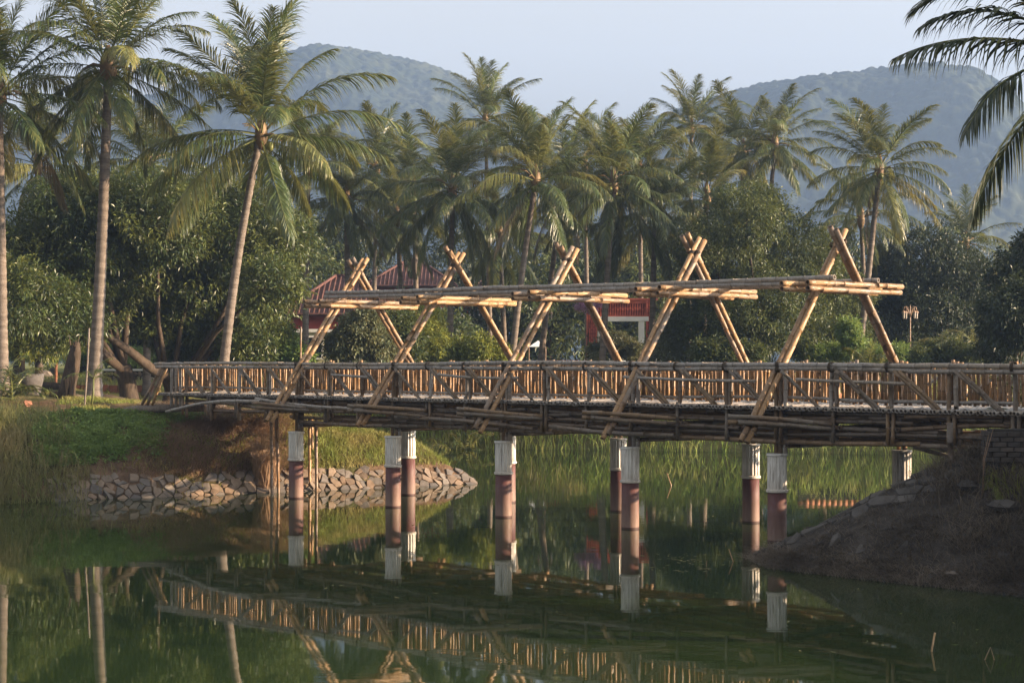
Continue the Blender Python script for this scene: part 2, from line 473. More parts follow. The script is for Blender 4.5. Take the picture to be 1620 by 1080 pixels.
def vnoise(x, y, s, seed=0):
    """cheap smooth value noise in [-1, 1]"""
    x = np.asarray(x, float) / s + seed * 17.3; y = np.asarray(y, float) / s - seed * 9.1
    xi, yi = np.floor(x), np.floor(y)
    fx, fy = x - xi, y - yi
    fx = fx * fx * (3 - 2 * fx); fy = fy * fy * (3 - 2 * fy)
    def h(a, b):
        v = np.sin(a * 127.1 + b * 311.7 + seed * 74.7) * 43758.5453
        return v - np.floor(v)
    return 2 * ((h(xi, yi) * (1 - fx) + h(xi + 1, yi) * fx) * (1 - fy) + (h(xi, yi + 1) * (1 - fx) + h(xi + 1, yi + 1) * fx) * fy) - 1

def height(x, y, d=None):
    x = np.asarray(x, float); y = np.asarray(y, float)
    if d is None: d = shore_dist(x, y)
    left = 2.30 * (1 - np.exp(-np.maximum(d, 0) / 2.2)) + 0.32 * np.clip((y - 51) / 5, 0, 1)
    right = 2.75 * (1 - np.exp(-(np.maximum(d, 0) / 3.2) ** 1.45))
    far = 2.7 * (1 - np.exp(-np.maximum(d, 0) / 3.4))
    wr = np.clip((x - 2.5) / 1.0, 0, 1) * np.clip((47 - y) / 4, 0, 1)
    wf = np.clip((y - 55) / 6, 0, 1)
    h = (left * (1 - wf) + far * wf) * (1 - wr) + right * wr
    h = h + np.clip((y - 60) / 60, 0, 1) * 0.35
    h = h + (0.07 * vnoise(x, y, 1.3, 1) + 0.035 * vnoise(x, y, 0.45, 2)) * np.clip(d / 1.2, 0, 1)
    return np.where(d > 0, h, np.maximum(-1.6, d * 0.55))

def ground_z(x, y): return float(height(np.array([x]), np.array([y]))[0])

def grid_mesh(name, xs, ys, zf, mat, smooth=True):
    X, Y = np.meshgrid(xs, ys)
    Z = zf(X, Y)
    nx, ny = len(xs), len(ys)
    V = np.stack([X, Y, Z], -1).reshape(-1, 3)
    i = (np.arange(ny - 1)[:, None] * nx + np.arange(nx - 1)[None, :]).ravel()
    return np_mesh(name, V, [np.stack([i, i + 1, i + nx + 1, i + nx], 1)], mat, None, smooth)

xs = np.concatenate([np.linspace(-700, -45, 14)[:-1], np.arange(-45, -16, 1.0), np.arange(-16, 16, 0.22), np.arange(16, 45, 1.0), np.linspace(45, 700, 14)])
ys = np.concatenate([np.arange(-60, 22, 3.0), np.arange(22, 58, 0.22), np.arange(58, 84, 0.6), np.arange(84, 130, 3.0), np.linspace(130, 1480, 20)])
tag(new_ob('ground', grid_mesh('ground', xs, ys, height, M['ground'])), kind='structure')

wm = MB().add([(-60, -58, 0), (60, -58, 0), (60, 90, 0), (-60, 90, 0)], [(0, 1, 2, 3)])
tag(wm.build('water', M['water']), kind='structure')

# hills: forested ridges
def hill(name, D, sil, depth, seed, floor_v=560):
    su = np.array([p[0] for p in sil], float); sv = np.array([p[1] for p in sil], float)
    X0, X1 = (su[0] - 810) * D / F, (su[-1] - 810) * D / F
    step = 1.5
    xs = np.arange(X0, X1, step)
    ys = np.concatenate([np.arange(D - depth, D + 30, step), np.arange(D + 30, D + depth * 0.8, 9.0)])
    X, Y = np.meshgrid(xs, ys)
    U = 810 + X * F / D
    # smooth the silhouette a little
    top = EYE + (HOR - np.interp(U, su, sv)) * D / F
    k = np.where(Y < D, (Y - (D - depth)) / depth, 1 - (Y - D) / (depth * 0.8))
    k = np.clip(k, 0, 1)
    prof = np.sin(k * math.pi / 2) ** 1.15
    Z = top * prof + (1 - np.abs(2 * k - 1)) * 0 + vnoise(X, Y, 75, seed) * 15 * np.sin(k * math.pi) + vnoise(X, Y, 28, seed + 3) * 5.0 * np.sin(k * math.pi)
    # tree crowns: jittered domes
    c = 3.9
    best = np.full(X.shape, 0.0)
    for dx in (-1, 0, 1):
        for dy in (-1, 0, 1):
            gx, gy = np.floor(X / c) + dx, np.floor(Y / c) + dy
            h1 = np.sin(gx * 12.9898 + gy * 78.233 + seed) * 43758.5453; h1 -= np.floor(h1)
            h2 = np.sin(gx * 39.346 + gy * 11.135 + seed) * 24634.6345; h2 -= np.floor(h2)
            h3 = np.sin(gx * 73.156 + gy * 52.235 + seed) * 12453.123; h3 -= np.floor(h3)
            px, py = (gx + 0.2 + 0.6 * h1) * c, (gy + 0.2 + 0.6 * h2) * c
            r = c * (0.42 + 0.42 * h3)
            d2 = ((X - px) ** 2 + (Y - py) ** 2) / (r * r)
            best = np.maximum(best, np.sqrt(np.maximum(0, 1 - d2)) * r * (0.75 + 0.6 * h1 * h3))
    c2 = 8.5
    for dx in (-1, 0, 1):
        for dy in (-1, 0, 1):
            gx, gy = np.floor(X / c2) + dx, np.floor(Y / c2) + dy
            h1 = np.sin(gx * 45.3 + gy * 17.9 + seed) * 9758.5453; h1 -= np.floor(h1)
            h2 = np.sin(gx * 23.1 + gy * 61.7 + seed) * 7634.6345; h2 -= np.floor(h2)
            h3 = np.sin(gx * 93.9 + gy * 12.3 + seed) * 5453.123; h3 -= np.floor(h3)
            px, py = (gx + 0.1 + 0.8 * h1) * c2, (gy + 0.1 + 0.8 * h2) * c2
            r = c2 * (0.22 + 0.34 * h3)
            d2 = ((X - px) ** 2 + (Y - py) ** 2) / (r * r)
            best = np.maximum(best, np.where(h3 > 0.45, np.sqrt(np.maximum(0, 1 - d2)) * r * (0.55 + 0.5 * h1), 0))
    gul = vnoise(X + Y * 0.4, Y * 0.25, 34, seed + 5)
    Z = Z + best - 4 - 6 * np.maximum(0, gul) ** 2 * np.sin(k * math.pi) + vnoise(X, Y, 3.1, seed + 8) * 0.5
    nx, ny = len(xs), len(ys)
    V = np.stack([X, Y, Z], -1).reshape(-1, 3)
    i = (np.arange(ny - 1)[:, None] * nx + np.arange(nx - 1)[None, :]).ravel()
    me = np_mesh(name, V, [np.stack([i, i + 1, i + nx + 1, i + nx], 1)], M['hill'], None, True)
    return tag(new_ob(name, me), kind='structure')

hill('hill', 1240, [(-520, 545), (-340, 420), (-160, 300), (100, 200), (330, 128), (440, 100), (490, 90), (540, 79), (600, 82), (645, 90), (690, 104), (740, 128), (790, 155), (840, 184), (900, 226), (980, 285), (1080, 360), (1180, 430), (1230, 480)], 330, 3)
hill('hill', 1060, [(860, 330), (930, 258), (1010, 194), (1060, 178), (1090, 168), (1130, 153), (1170, 141), (1210, 130), (1250, 126), (1300, 123), (1350, 116), (1400, 111), (1450, 112), (1490, 120), (1520, 136), (1550, 165), (1580, 200), (1640, 245), (1760, 300), (1900, 360)], 300, 11)

# haze: one closed box of pale air round the whole scene
hz = MB().box((0, 760, 147.3), (1700, 1720, 300))
hm = bpy.data.materials.new('haze_air'); hm.use_nodes = True
for nd in list(hm.node_tree.nodes):
    if nd.type != 'OUTPUT_MATERIAL': hm.node_tree.nodes.remove(nd)
pv = hm.node_tree.nodes.new('ShaderNodeVolumePrincipled')
pv.inputs['Color'].default_value = (0.37, 0.555, 0.92, 1)
pv.inputs['Density'].default_value = 0.00037
pv.inputs['Anisotropy'].default_value = 0.1
hm.node_tree.links.new(pv.outputs[0], [n for n in hm.node_tree.nodes if n.type == 'OUTPUT_MATERIAL'][0].inputs['Volume'])
tag(hz.build('haze', hm), kind='stuff')

# ------------------------------------------------------------------ the bamboo footbridge
BO = np.array([-5.70, 45.05, 0.0]); BH = np.array([0.711, -0.703, 0.0]); PH = np.array([0.703, 0.711, 0.0]); SP = 3.87
def B(t, s, z): return BO + BH * t + PH * s + np.array([0, 0, z])
bridge = thing('bamboo_bridge', (0.0, 39.4, 0.0), 'long bamboo footbridge with five crossed pole frames on maroon and white piles over the pond', 'bridge')
def part(name, mb, mat, parent=bridge, smooth=True): return mb.build(name, M[mat] if isinstance(mat, str) else mat, parent, smooth)
def culm(name, p0, p1, r, mat='bamboo', n=8, bend=0.012, gap=0.36):
    return part(name, MB().bamboo(p0, p1, r, n, gap, bend), mat)
def shared_row(name, meshes, places, parent):
    for i, (p, rz, sc) in enumerate(places):
        new_ob(name, meshes[i % len(meshes)], parent, p - np.array(parent.location), (R.normal(0, 0.006), R.normal(0, 0.012), rz), sc)

DECK = 2.72
bang = math.atan2(PH[1], PH[0])
# deck of transverse culms
dm = [MB().bamboo((0, 0, 0), (4.6, 0, 0), 0.043, 6, 0.45, 0.004).mesh('deck_culm', M['bamboo_grey'], True) for _ in range(5)]
N = 298
for i in range(N):
    t = -6.1 + i * 0.092
    o = new_ob('deck_culm', dm[i % 5], bridge, B(t, -0.22 + R.normal(0, 0.03), DECK - 0.045 + R.normal(0, 0.006)) - np.array(bridge.location), (R.uniform(0, 6.28), 0, 0))
    o.rotation_mode = 'XYZ'
    o.rotation_euler = (R.uniform(0, 6.28), 0, bang + R.normal(0, 0.004))
# near side fence of upright slats
fm = [MB().bamboo((0, 0, 0), (0, 0, 0.70), r, 6, 0.3, 0.012).mesh('fence_slat', M['bamboo_slat'], True) for r in (0.036, 0.031, 0.038, 0.034, 0.028, 0.037)]
for i in range(297):
    t = -5.8 + i * 0.0895
    p = B(t + R.normal(0, 0.014), 0.26 + R.normal(0, 0.014), DECK + 0.075 + R.normal(0, 0.018))
    new_ob('fence_slat', fm[int(R.integers(6))], bridge, p - np.array(bridge.location), (R.normal(0, 0.014), R.normal(0, 0.018), R.uniform(0, 6.28)), (1, 1, R.uniform(0.94, 1.03)))
def run(name, t0, t1, s, z, r, mat, seg=6.0, zf=None, js=0.012, bend=0.008):
    t = t0
    while t < t1 - 0.4:
        e = min(t1, t + seg * R.uniform(0.8, 1.2))
        if t1 - e < 1.2: e = t1
        z0 = z(t) if callable(z) else z; z1 = z(e) if callable(z) else z
        culm(name, B(t - 0.12, s + R.normal(0, js), z0 + R.normal(0, js * 0.5)), B(e + 0.12, s + R.normal(0, js), z1 + R.normal(0, js * 0.5)), r * R.uniform(0.93, 1.07), mat, 9, bend)
        t = e
# the far fence: hidden for the most part, joined
fb = MB()
for i in range(280):
    t = -5.6 + 0.0925 * i
    fb.bamboo(B(t + R.normal(0, 0.01), 4.12, DECK + 0.02), B(t + R.normal(0, 0.02), 4.12 + R.normal(0, 0.02), DECK + 0.80), R.uniform(0.028, 0.036), 5, 0.4, 0.01)
o = part('fence_slat', fb, 'bamboo_slat'); o['kind'] = 'stuff'
# handrails
zr = lambda t: 3.545 - 0.0015 * max(0, t - 12) ** 1.4
run('handrail', -6.5, 23.0, 0.0, zr, 0.047, 'bamboo_grey', 5.8)
run('handrail', -6.4, 23.0, 0.0, lambda t: zr(t) - 0.096, 0.047, 'bamboo_grey', 5.2)
run('handrail', -6.2, 23.0, 4.17, lambda t: zr(t) - 0.02, 0.044, 'bamboo_grey', 5.5)
run('handrail', -6.1, 23.0, 4.17, lambda t: zr(t) - 0.11, 0.044, 'bamboo_grey', 5.5)
run('mid_rail', -5.9, 20.5, 0.18, DECK + 0.13, 0.03, 'bamboo_grey', 4.5)
for t0, t1, z in ((5.6, 8.3, 3.26), (11.5, 15.0, 3.24), (16.0, 18.6, 3.22), (1.6, 3.0, 3.24)):
    culm('mid_rail', B(t0, -0.09, z + 0.03), B(t1, -0.08, z - 0.03), 0.032, 'bamboo_grey', 8)
# posts, braces, hangers of every bay
BAY = SP / 3
for k in range(-4, 17):
    t = k * BAY
    at_frame = (k % 3 == 0) and 0 <= k <= 12
    zb = 1.76 if at_frame else max(2.0, ground_z(*B(t, 0.1, 0)[:2]) - 0.1)
    offs = (-0.1, 0.02, 0.14) if at_frame else ((-0.05, 0.06) if k % 2 else (0.0,))
    for j, o in enumerate(offs):
        ob = culm('post', B(t + o, 0.1 + R.normal(0, 0.012), zb), B(t + o + R.normal(0, 0.012), 0.1, 3.50), 0.046, 'bamboo_brown' if R.random() < 0.6 else 'bamboo_grey', 8)
    for o in ((-0.06, 0.06) if R.random() < 0.6 else (0.0,)):
        culm('hanger', B(t + o + 0.1, -0.10, 2.02 + R.uniform(-0.06, 0.08)), B(t + o + 0.1, -0.09, DECK + R.uniform(-0.03, 0.05)), 0.042, 'bamboo_brown', 7)
    # brace on the near side, leaning down to the right
    if k < 16:
        double = k % 3 != 0 or R.random() < 0.4
        for o in ((0.0, 0.11) if double else (0.0,)):
            culm('brace', B(t + 0.16 + o, -0.075, 3.42), B(t + BAY - 0.14 + o * 0.8, -0.075, DECK - 0.1), 0.036, 'bamboo_brown', 7)
    # far side posts and braces
    for o in ((-0.10, 0.0, 0.11) if k in (11, 13, 15) else (-0.05, 0.06)):
        culm('post', B(t + o + 0.4, 4.05, 2.3), B(t + o + 0.4, 4.05, 3.60 + R.uniform(-0.02, 0.05)), 0.042, 'bamboo', 8)
    culm('brace', B(t + 0.55, 4.0, DECK + 0.12), B(t + BAY + 0.2, 4.0, 3.40), 0.034, 'bamboo_grey', 7)
# stringers under the deck, near face and inner rows
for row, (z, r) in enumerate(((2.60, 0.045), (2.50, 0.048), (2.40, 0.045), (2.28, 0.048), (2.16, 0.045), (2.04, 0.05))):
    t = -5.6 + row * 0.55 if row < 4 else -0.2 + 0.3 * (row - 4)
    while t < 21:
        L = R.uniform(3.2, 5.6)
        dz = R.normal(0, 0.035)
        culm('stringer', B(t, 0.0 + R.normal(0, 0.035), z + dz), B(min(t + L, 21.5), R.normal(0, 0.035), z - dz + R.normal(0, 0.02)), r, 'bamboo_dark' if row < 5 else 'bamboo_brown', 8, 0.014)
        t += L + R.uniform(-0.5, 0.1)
for s in (1.0, 2.1, 3.1, 4.05):
    for z in (2.58, 2.44, 2.10, 1.99):
        t = -5 if z > 2.3 else 0.0
        while t < 20.5:
            L = R.uniform(4.0, 6.0)
            culm('stringer', B(t, s + R.normal(0, 0.05), z + R.normal(0, 0.03)), B(min(t + L, 21), s + R.normal(0, 0.05), z + R.normal(0, 0.03)), 0.048, 'bamboo', 7, 0.012, 0.5)
            t += L - 0.2
for k in range(0, 17):
    t = (k - 0.0) * BAY
    for o in (-0.06, 0.06):
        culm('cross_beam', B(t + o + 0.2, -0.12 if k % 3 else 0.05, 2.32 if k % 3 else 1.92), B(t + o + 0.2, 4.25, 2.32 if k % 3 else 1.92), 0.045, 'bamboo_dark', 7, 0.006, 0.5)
# white fluted tops on maroon piles
def pile_top_mb(c):
    mb = MB(); nf = 16; n = nf * 4
    prof = []
    for k in range(n):
        ph = k % 4
        prof.append(0.197 if ph in (0, 1) else 0.176)
    for (z0, z1) in ((1.05, 1.715),):
        vs = []
        for z in (z0, z1):
            for k in range(n):
                a = 2 * math.pi * (k + (0.15 if k % 4 in (0, 2) else -0.15)) / n
                vs.append((c[0] + prof[k] * math.cos(a), c[1] + prof[k] * math.sin(a), z))
        mb.add(vs, [(k, (k + 1) % n, n + (k + 1) % n, n + k) for k in range(n)])
    for z0, z1, ra, rb in ((0.985, 1.0, 0.20, 0.222), (1.0, 1.04, 0.222, 0.222), (1.04, 1.055, 0.222, 0.2), (1.712, 1.725, 0.2, 0.215), (1.725, 1.765, 0.215, 0.212)):
        mb.rings([(c[0], c[1], z0), (c[0], c[1], z1)], [ra, rb], 32)
    return mb
front = [B(SP * i, 0.0, 0) for i in range(5)]
rear = [np.array(p) for p in ((-2.81, 46.2, 0), (-0.10, 43.75, 0), (2.56, 41.1, 0), (5.36, 38.3, 0), (8.12, 35.55, 0))]
for c in front + rear:
    sh = MB().rings([(c[0], c[1], -1.5), (c[0], c[1], 0.02), (c[0], c[1], 0.5), (c[0], c[1], 0.985)], [0.193, 0.193, 0.191, 0.188], 28)
    p = part('pile', sh, 'maroon')
    tp = pile_top_mb(c); po = np.array(bridge.location)
    new_ob('pile_top', tp.mesh('pile_top', M['pile_white'], False, po), p)
    if c is not front[0] and any(c is q for q in rear):
        for o in (-0.06, 0.06):
            culm('post', np.array([c[0] + o, c[1], 1.74]), np.array([c[0] + o, c[1], 2.6]), 0.05, 'bamboo', 8)
# crossed pole frames with crossbars and outer ties
for i in range(5):
    t = SP * i
    nf = i in (0, 2, 3)
    tn, tf = (t + 0.23, t + 0.0) if nf else (t - 0.02, t + 0.22)
    sn, sf = (2.20, 1.86) if nf else (2.36, 1.64)
    jz = (0.02, 0.04, -0.03, -0.02, -0.07)[i]
    for o in (-0.06, 0.06):
        q = o * 0.71
        culm('frame_leg', B(tn + q, -1.07 + q, 2.03 + R.normal(0, 0.03)), B(tn + q, sn + q, 6.38 + jz + R.normal(0, 0.04)), 0.057, 'bamboo', 10, 0.004)
        culm('frame_leg', B(tf + q, 5.25 + q, 2.05), B(tf + q, sf + q, 6.43 + jz + R.normal(0, 0.05)), 0.057, 'bamboo', 10, 0.004)
    for o in (0.42, -0.2):
        for z in (5.205, 5.09):
            culm('crossbar', B(t + o, 0.44 + R.normal(0, 0.03), z - 0.004 * i + R.normal(0, 0.006)), B(t + o, 3.93 + R.normal(0, 0.05), z + R.normal(0, 0.012)), 0.056, 'bamboo', 10, 0.006)
    for dz in (0.0, -0.11):
        for o in (-0.2, 0.06):
            culm('outer_tie', B(t + o - 0.1, -1.22, 2.53 + dz), B(t + o + 0.95 + (0.4 if o > 0 else 0), -0.16, 2.40 + dz + R.normal(0, 0.02)), 0.046, 'bamboo_brown', 9, 0.01)
rope = simple('lashing_rope', (0.06, 0.045, 0.032), 0.9, 0.3, 30)
def lashing(c, d, r, n=3):
    c, d = np.asarray(c, float), np.asarray(d, float); d = d / np.linalg.norm(d)
    mb = MB()
    for k in range(n):
        q = c + d * (k - (n - 1) / 2) * 0.022
        mb.rings([q - d * 0.011, q, q + d * 0.011], [r, r + 0.009, r], 9, cap=False)
    part('lashing', mb, rope)
for i in range(5):
    t = SP * i; nf = i in (0, 2, 3)
    tn, tf = (t + 0.23, t + 0.0) if nf else (t - 0.02, t + 0.22)
    dn, df = PH * (3.27 if nf else 3.43) + np.array([0, 0, 4.35]), PH * (-3.39 if nf else -3.61) + np.array([0, 0, 4.38])
    for f in (0.07, 0.34, 0.705, 0.745, 0.92):
        for o in (-0.0426, 0.0426):
            lashing(B(tn + o, -1.07 + o, 2.03) + dn * f, dn, 0.062)
            if f > 0.3: lashing(B(tf + o, 5.25 + o, 2.05) + df * f, df, 0.062)
    for z in (3.545, 3.449): lashing(B(t + 0.02, 0, z), BH, 0.052, 4)
for k in range(17):
    if k % 3: lashing(B(k * BAY, 0, 3.497), BH, 0.10, 3)
# ridge beams resting on the crossbars
zb = lambda t: 5.43 - 0.0085 * t
for (s, segs) in ((1.27, (((-0.3, 6.4), 0.06), ((6.2, 16.0), 0.05), ((-0.36, 8.7), -0.05), ((8.4, 15.7), -0.055))),
                  (2.95, (((0.2, 8.2), 0.05), ((7.9, 15.95), 0.045), ((0.0, 6.0), -0.055), ((5.7, 15.8), -0.055)))):
    for (a, b), dz in segs:
        culm('ridge_beam', B(a, s, zb(a) + dz - 0.03), B(b, s + R.normal(0, 0.015), zb(b) + dz - 0.03), 0.054, 'bamboo_grey', 9, 0.004)
# end brace, thin side poles, support poles, leg props on the banks
for o in (0, 0.1, 0.2):
    culm('brace', B(-6.2 + o * 0.6, -0.05 + o * 0.5, 3.42), B(-6.75 + o * 1.2, -0.35 + o, 2.35), 0.045, 'bamboo', 8)
    culm('post', B(-5.9 + o * 2.2, 0.1, 2.3), B(-5.9 + o * 2.2, 0.1, 3.5), 0.045, 'bamboo_grey', 8)
culm('side_pole', B(-4.9, -0.75, 2.20), B(-0.3, -0.95, 2.56), 0.042, 'bamboo_grey', 8, 0.03)
culm('side_pole', B(-1.1, -0.5, 2.62), B(3.6, -0.2, 2.42), 0.038, 'bamboo_grey', 8, 0.03)
culm('side_pole', B(4.2, -0.22, 2.24), B(8.9, -0.2, 2.08), 0.05, 'bamboo_brown', 8, 0.02)
culm('side_pole', B(9.4, -0.2, 2.16), B(13.0, -0.2, 2.06), 0.05, 'bamboo_brown', 8, 0.02)
for (u, D, v0, v1) in ((431, 46.6, 655, 780), (441, 46.9, 655, 778), (436, 48.5, 655, 777), (490, 47.9, 660, 778), (501, 47.6, 660, 779), (496, 49.2, 660, 776)):
    a, b = at(u, v1 + 6, D), at(u + R.normal(0, 1.5), v0, D)
    a[2] = -0.5
    culm('support_pole', a, b, 0.043, 'bamboo', 8, 0.006)
for (u0, v0, u1, v1, D) in ((1508, 760, 1503, 668, 30.6), (1522, 752, 1518, 675, 31.3)):
    culm('support_pole', at(u0, v0, D), at(u1, v1, D), 0.055, 'bamboo_dark', 8)
for dv in (0, 10):
    culm('side_pole', at(1446, 697 + dv, 34.0), at(1570, 735 + dv, 32.6), 0.045, 'bamboo_grey', 8, 0.02)

# ------------------------------------------------------------------ palms
def frond_mesh(elev, seed, L=5.0, nl=88, leaf_l=1.25, width=0.052, droop=None, seg3=False, hang=0.5, mats=('frond', 'rib'), base=0.16):
    rr = np.random.default_rng(seed)
    e0 = math.radians(elev)
    dr = math.radians(droop if droop is not None else (42 if elev > 70 else 48 if elev > 40 else 62 if elev > 5 else 50 if elev > -25 else 30))
    n = 22
    pts = [np.zeros(3)]; dirs = []
    sw = rr.normal(0, 0.12)
    for i in range(n):
        s = (i + 0.5) / n
        e = e0 - dr * s ** 1.6
        e = max(e, -1.45)
        y = sw * s * s
        d = np.array([math.cos(e) * math.cos(y), math.cos(e) * math.sin(y), math.sin(e)])
        dirs.append(d); pts.append(pts[-1] + d * L / n)
    pts = np.array(pts); dirs.append(dirs[-1]); dirs = np.array(dirs)
    V, T3, Q4, tint = [], [], [], []
    # rachis: a tapered three-sided rib
    for i in range(n + 1):
        r = 0.026 * (1 - i / n) + 0.005 if i else 0.05
        d = dirs[i]; side = np.array([-math.sin(sw), math.cos(sw), 0]); up = np.cross(d, side)
        for a in (0.5, 2.6, 4.7):
            V.append(pts[i] + (side * math.cos(a) + up * math.sin(a)) * r); tint.append(0.5)
    for i in range(n):
        for k in range(3):
            Q4.append((i * 3 + k, i * 3 + (k + 1) % 3, i * 3 + 3 + (k + 1) % 3, i * 3 + 3 + k))
    nq_rib = len(Q4)
    Qb = []
    for sgn in (-1, 1):
        for j in range(nl):
            s = base + (1 - base) * (j + rr.uniform(-0.2, 0.2)) / nl
            s = min(max(s, base), 0.995)
            if rr.random() < 0.03: continue
            f = s * n; i = min(int(f), n - 1); w = f - i
            p = pts[i] * (1 - w) + pts[i + 1] * w
            d = dirs[i] * (1 - w) + dirs[i + 1] * w; d /= np.linalg.norm(d)
            side = np.cross(np.array([0, 0, 1.0]), d); nn = np.linalg.norm(side)
            side = side / nn if nn > 0.05 else np.array([-math.sin(sw), math.cos(sw), 0])
            up = np.cross(d, side)
            prof = math.sin(math.pi * min(1, (s - base) / (1 - base) * 0.82 + 0.2)) ** 0.6
            l = leaf_l * (0.28 + 0.72 * prof) * rr.uniform(0.85, 1.1)
            ang = math.radians(62 - 34 * s + rr.normal(0, 5))
            v_up = 0.35 if elev > 30 else 0.12
            ld = d * math.cos(ang) + (side * sgn * math.cos(v_up) + up * math.sin(v_up) * rr.uniform(0.3, 1.2)) * math.sin(ang)
            ld /= np.linalg.norm(ld)
            g = hang * rr.uniform(0.6, 1.4)
            wv = np.cross(ld, up); wv /= (np.linalg.norm(wv) + 1e-6)
            wv = wv * math.cos(0.6) + up * math.sin(0.6) * rr.choice([-1, 1]) * 0.6
            b = len(V); hw = width * 0.5 * rr.uniform(0.8, 1.15)
            ns = 4 if seg3 else 3
            q = p.copy(); dd = ld.copy()
            tv = rr.uniform(0, 0.75) + 0.25 * s * rr.random()
            for m in range(ns):
                ww = (0.55, 1.0, 0.75, 0.4)[m] * hw if ns == 4 else (0.6, 1.0, 0.6)[m] * hw
                V.append(q - wv * ww); V.append(q + wv * ww); tint += [tv, tv]
                dd = dd + np.array([0, 0, -g * (m + 0.6) * (0.45 if seg3 else 0.6)]); dd /= np.linalg.norm(dd)
                q = q + dd * l / ns
            V.append(q); tint.append(min(1, tv + 0.3))
            for m in range(ns - 1):
                Qb.append((b + 2 * m, b + 2 * m + 1, b + 2 * m + 3, b + 2 * m + 2))
            T3.append((b + 2 * ns - 2, b + 2 * ns - 1, b + 2 * ns))
    mi = np.concatenate([np.ones(nq_rib), np.zeros(len(Qb)), np.zeros(len(T3))])
    return np_mesh('frond', np.array(V), [np.array(Q4 + Qb), np.array(T3)], [M[mats[0]], M[mats[1]]], mi, False, {'tint': tint})

ELEV = (84, 68, 50, 32, 14, -6, -28, -52)
FR = {}
for kind, mats in (('g', ('frond', 'rib')), ('y', ('frond_yellow', 'rib')), ('b', ('frond_dry', 'frond_dry'))):
    for i, e in enumerate(ELEV):
        if kind == 'b' and e > -20: continue
        if kind == 'y' and (e > 55 or e < -30): continue
        FR[kind, i] = [frond_mesh(e, 100 + i * 7 + j, hang=(0.32, 0.38, 0.5, 0.65, 0.8, 0.95, 1.1, 1.2)[i], mats=mats) for j in range(2 if kind == 'g' else 1)]

def trunk_mb(p0, p1, r, rings, bow=0.0, n=12, ring_h=0.16):
    p0, p1 = np.asarray(p0, float), np.asarray(p1, float)
    mid = (p0 + p1) / 2 + np.array([bow, 0, 0])
    mid[0] += (p0[0] - p1[0]) * 0.12
    pts, rad, scar_shade = [], [], []
    L = np.linalg.norm(p1 - p0)
    m = max(10, int(L / ring_h))
    for i in range(m + 1):
        f = i / m
        q = (1 - f) ** 2 * p0 + 2 * f * (1 - f) * mid + f * f * p1
        base = r * (1.0 + 0.55 * math.exp(-f * L / 0.5)) * (1 - 0.38 * f)
        pts.append(q); rad.append(base * (1.05 if i % 2 else 0.97) * R.uniform(0.98, 1.02)); scar_shade.append(1.0 if i % 2 == 0 else 0.0)
    return MB().rings(pts, rad, n, 0, scar_shade)

def palm(label, u, v, D, ub, L, nf, r=0.15, dry=2, yel=0.12, bow=0.0, up=0.0, yaw0=None, group='coconut palms round the pond', nuts=0, base_z=None, name='coconut_palm', mats=None, lo=0.0):
    top = at(u, v, D)
    bx = (ub - 810) * D / F
    base = np.array([bx, D, (ground_z(bx, D) if base_z is None else base_z) - 0.05])
    root = thing(name, base, label, 'palm tree', group)
    trunk_mb(base, top, r, 0, bow).build('trunk', M['palm_bark'], root, True)
    # crown heart: a bundle of petiole bases
    hb = MB()
    hb.rings([top - (0, 0, 0.5), top - (0, 0, 0.2), top + (0, 0, 0.25), top + (0, 0, 0.7)], [r * 0.62, r * 1.3, r * 1.15, r * 0.3], 9)
    for k in range(7):
        a = R.uniform(0, 6.28); d = np.array([math.cos(a), math.sin(a), R.uniform(-0.3, 0.9)])
        hb.rings([top + d * 0.1, top + d * 0.5 + (0, 0, 0.05), top + d * 0.85 - (0, 0, 0.15)], [0.03, 0.025, 0.012], 4)
    hb.build('crown_heart', M['stalk'], root, True)
    if nuts:
        for k in range(nuts):
            a = R.uniform(0, 6.28); c = top + np.array([math.cos(a) * 0.3, math.sin(a) * 0.3, -0.35 + R.uniform(-0.12, 0.12)])
            nm = MB().rings([c + (0, 0, z) for z in (-0.14, -0.11, 0, 0.1, 0.14)], [0.02, 0.08, 0.12, 0.08, 0.02], 8)
            nm.build('coconut', M['coconut'], root, True)
    rel = top - base
    ga = R.uniform(0, 6.28) if yaw0 is None else yaw0
    expo = R.uniform(0.95, 1.3); dry = dry // 2
    lx, ly = R.normal(0, 0.10, 2)
    if D > 65: nf = int(nf * 1.25)
    for k in range(nf):
        f = (k + 0.5) / nf
        # few upright spears, most spread, old ones hanging
        e = 86 - (142 - up * 55 - lo) * f ** expo + R.normal(0, 8)
        i = int(np.argmin([abs(e - x) for x in ELEV]))
        kind = 'g'
        if k >= nf - dry and ('b', i) in FR: kind = 'b'
        elif R.random() < yel and ('y', i) in FR: kind = 'y'
        lst = FR[kind, i]
        a = ga + k * 2.39996 + R.normal(0, 0.25)
        sc = L / 5.0 * (0.93 if D > 65 else 1.08) * R.uniform(0.86, 1.1) * (1.0 if up >= 0.25 else 0.72 if k == 0 else 0.86 if k < 4 else 1.0)
        p = rel + np.array([math.cos(a) * r * 0.8, math.sin(a) * r * 0.8, 0.35 - 0.6 * f])
        o = new_ob('frond', lst[int(R.integers(len(lst)))], root, p, (R.normal(0, 0.16), (ELEV[i] - e) * math.pi / 180 + lx * math.cos(a) + ly * math.sin(a), a), (sc, sc * (1 if R.random() < 0.5 else -1), sc))
    return root

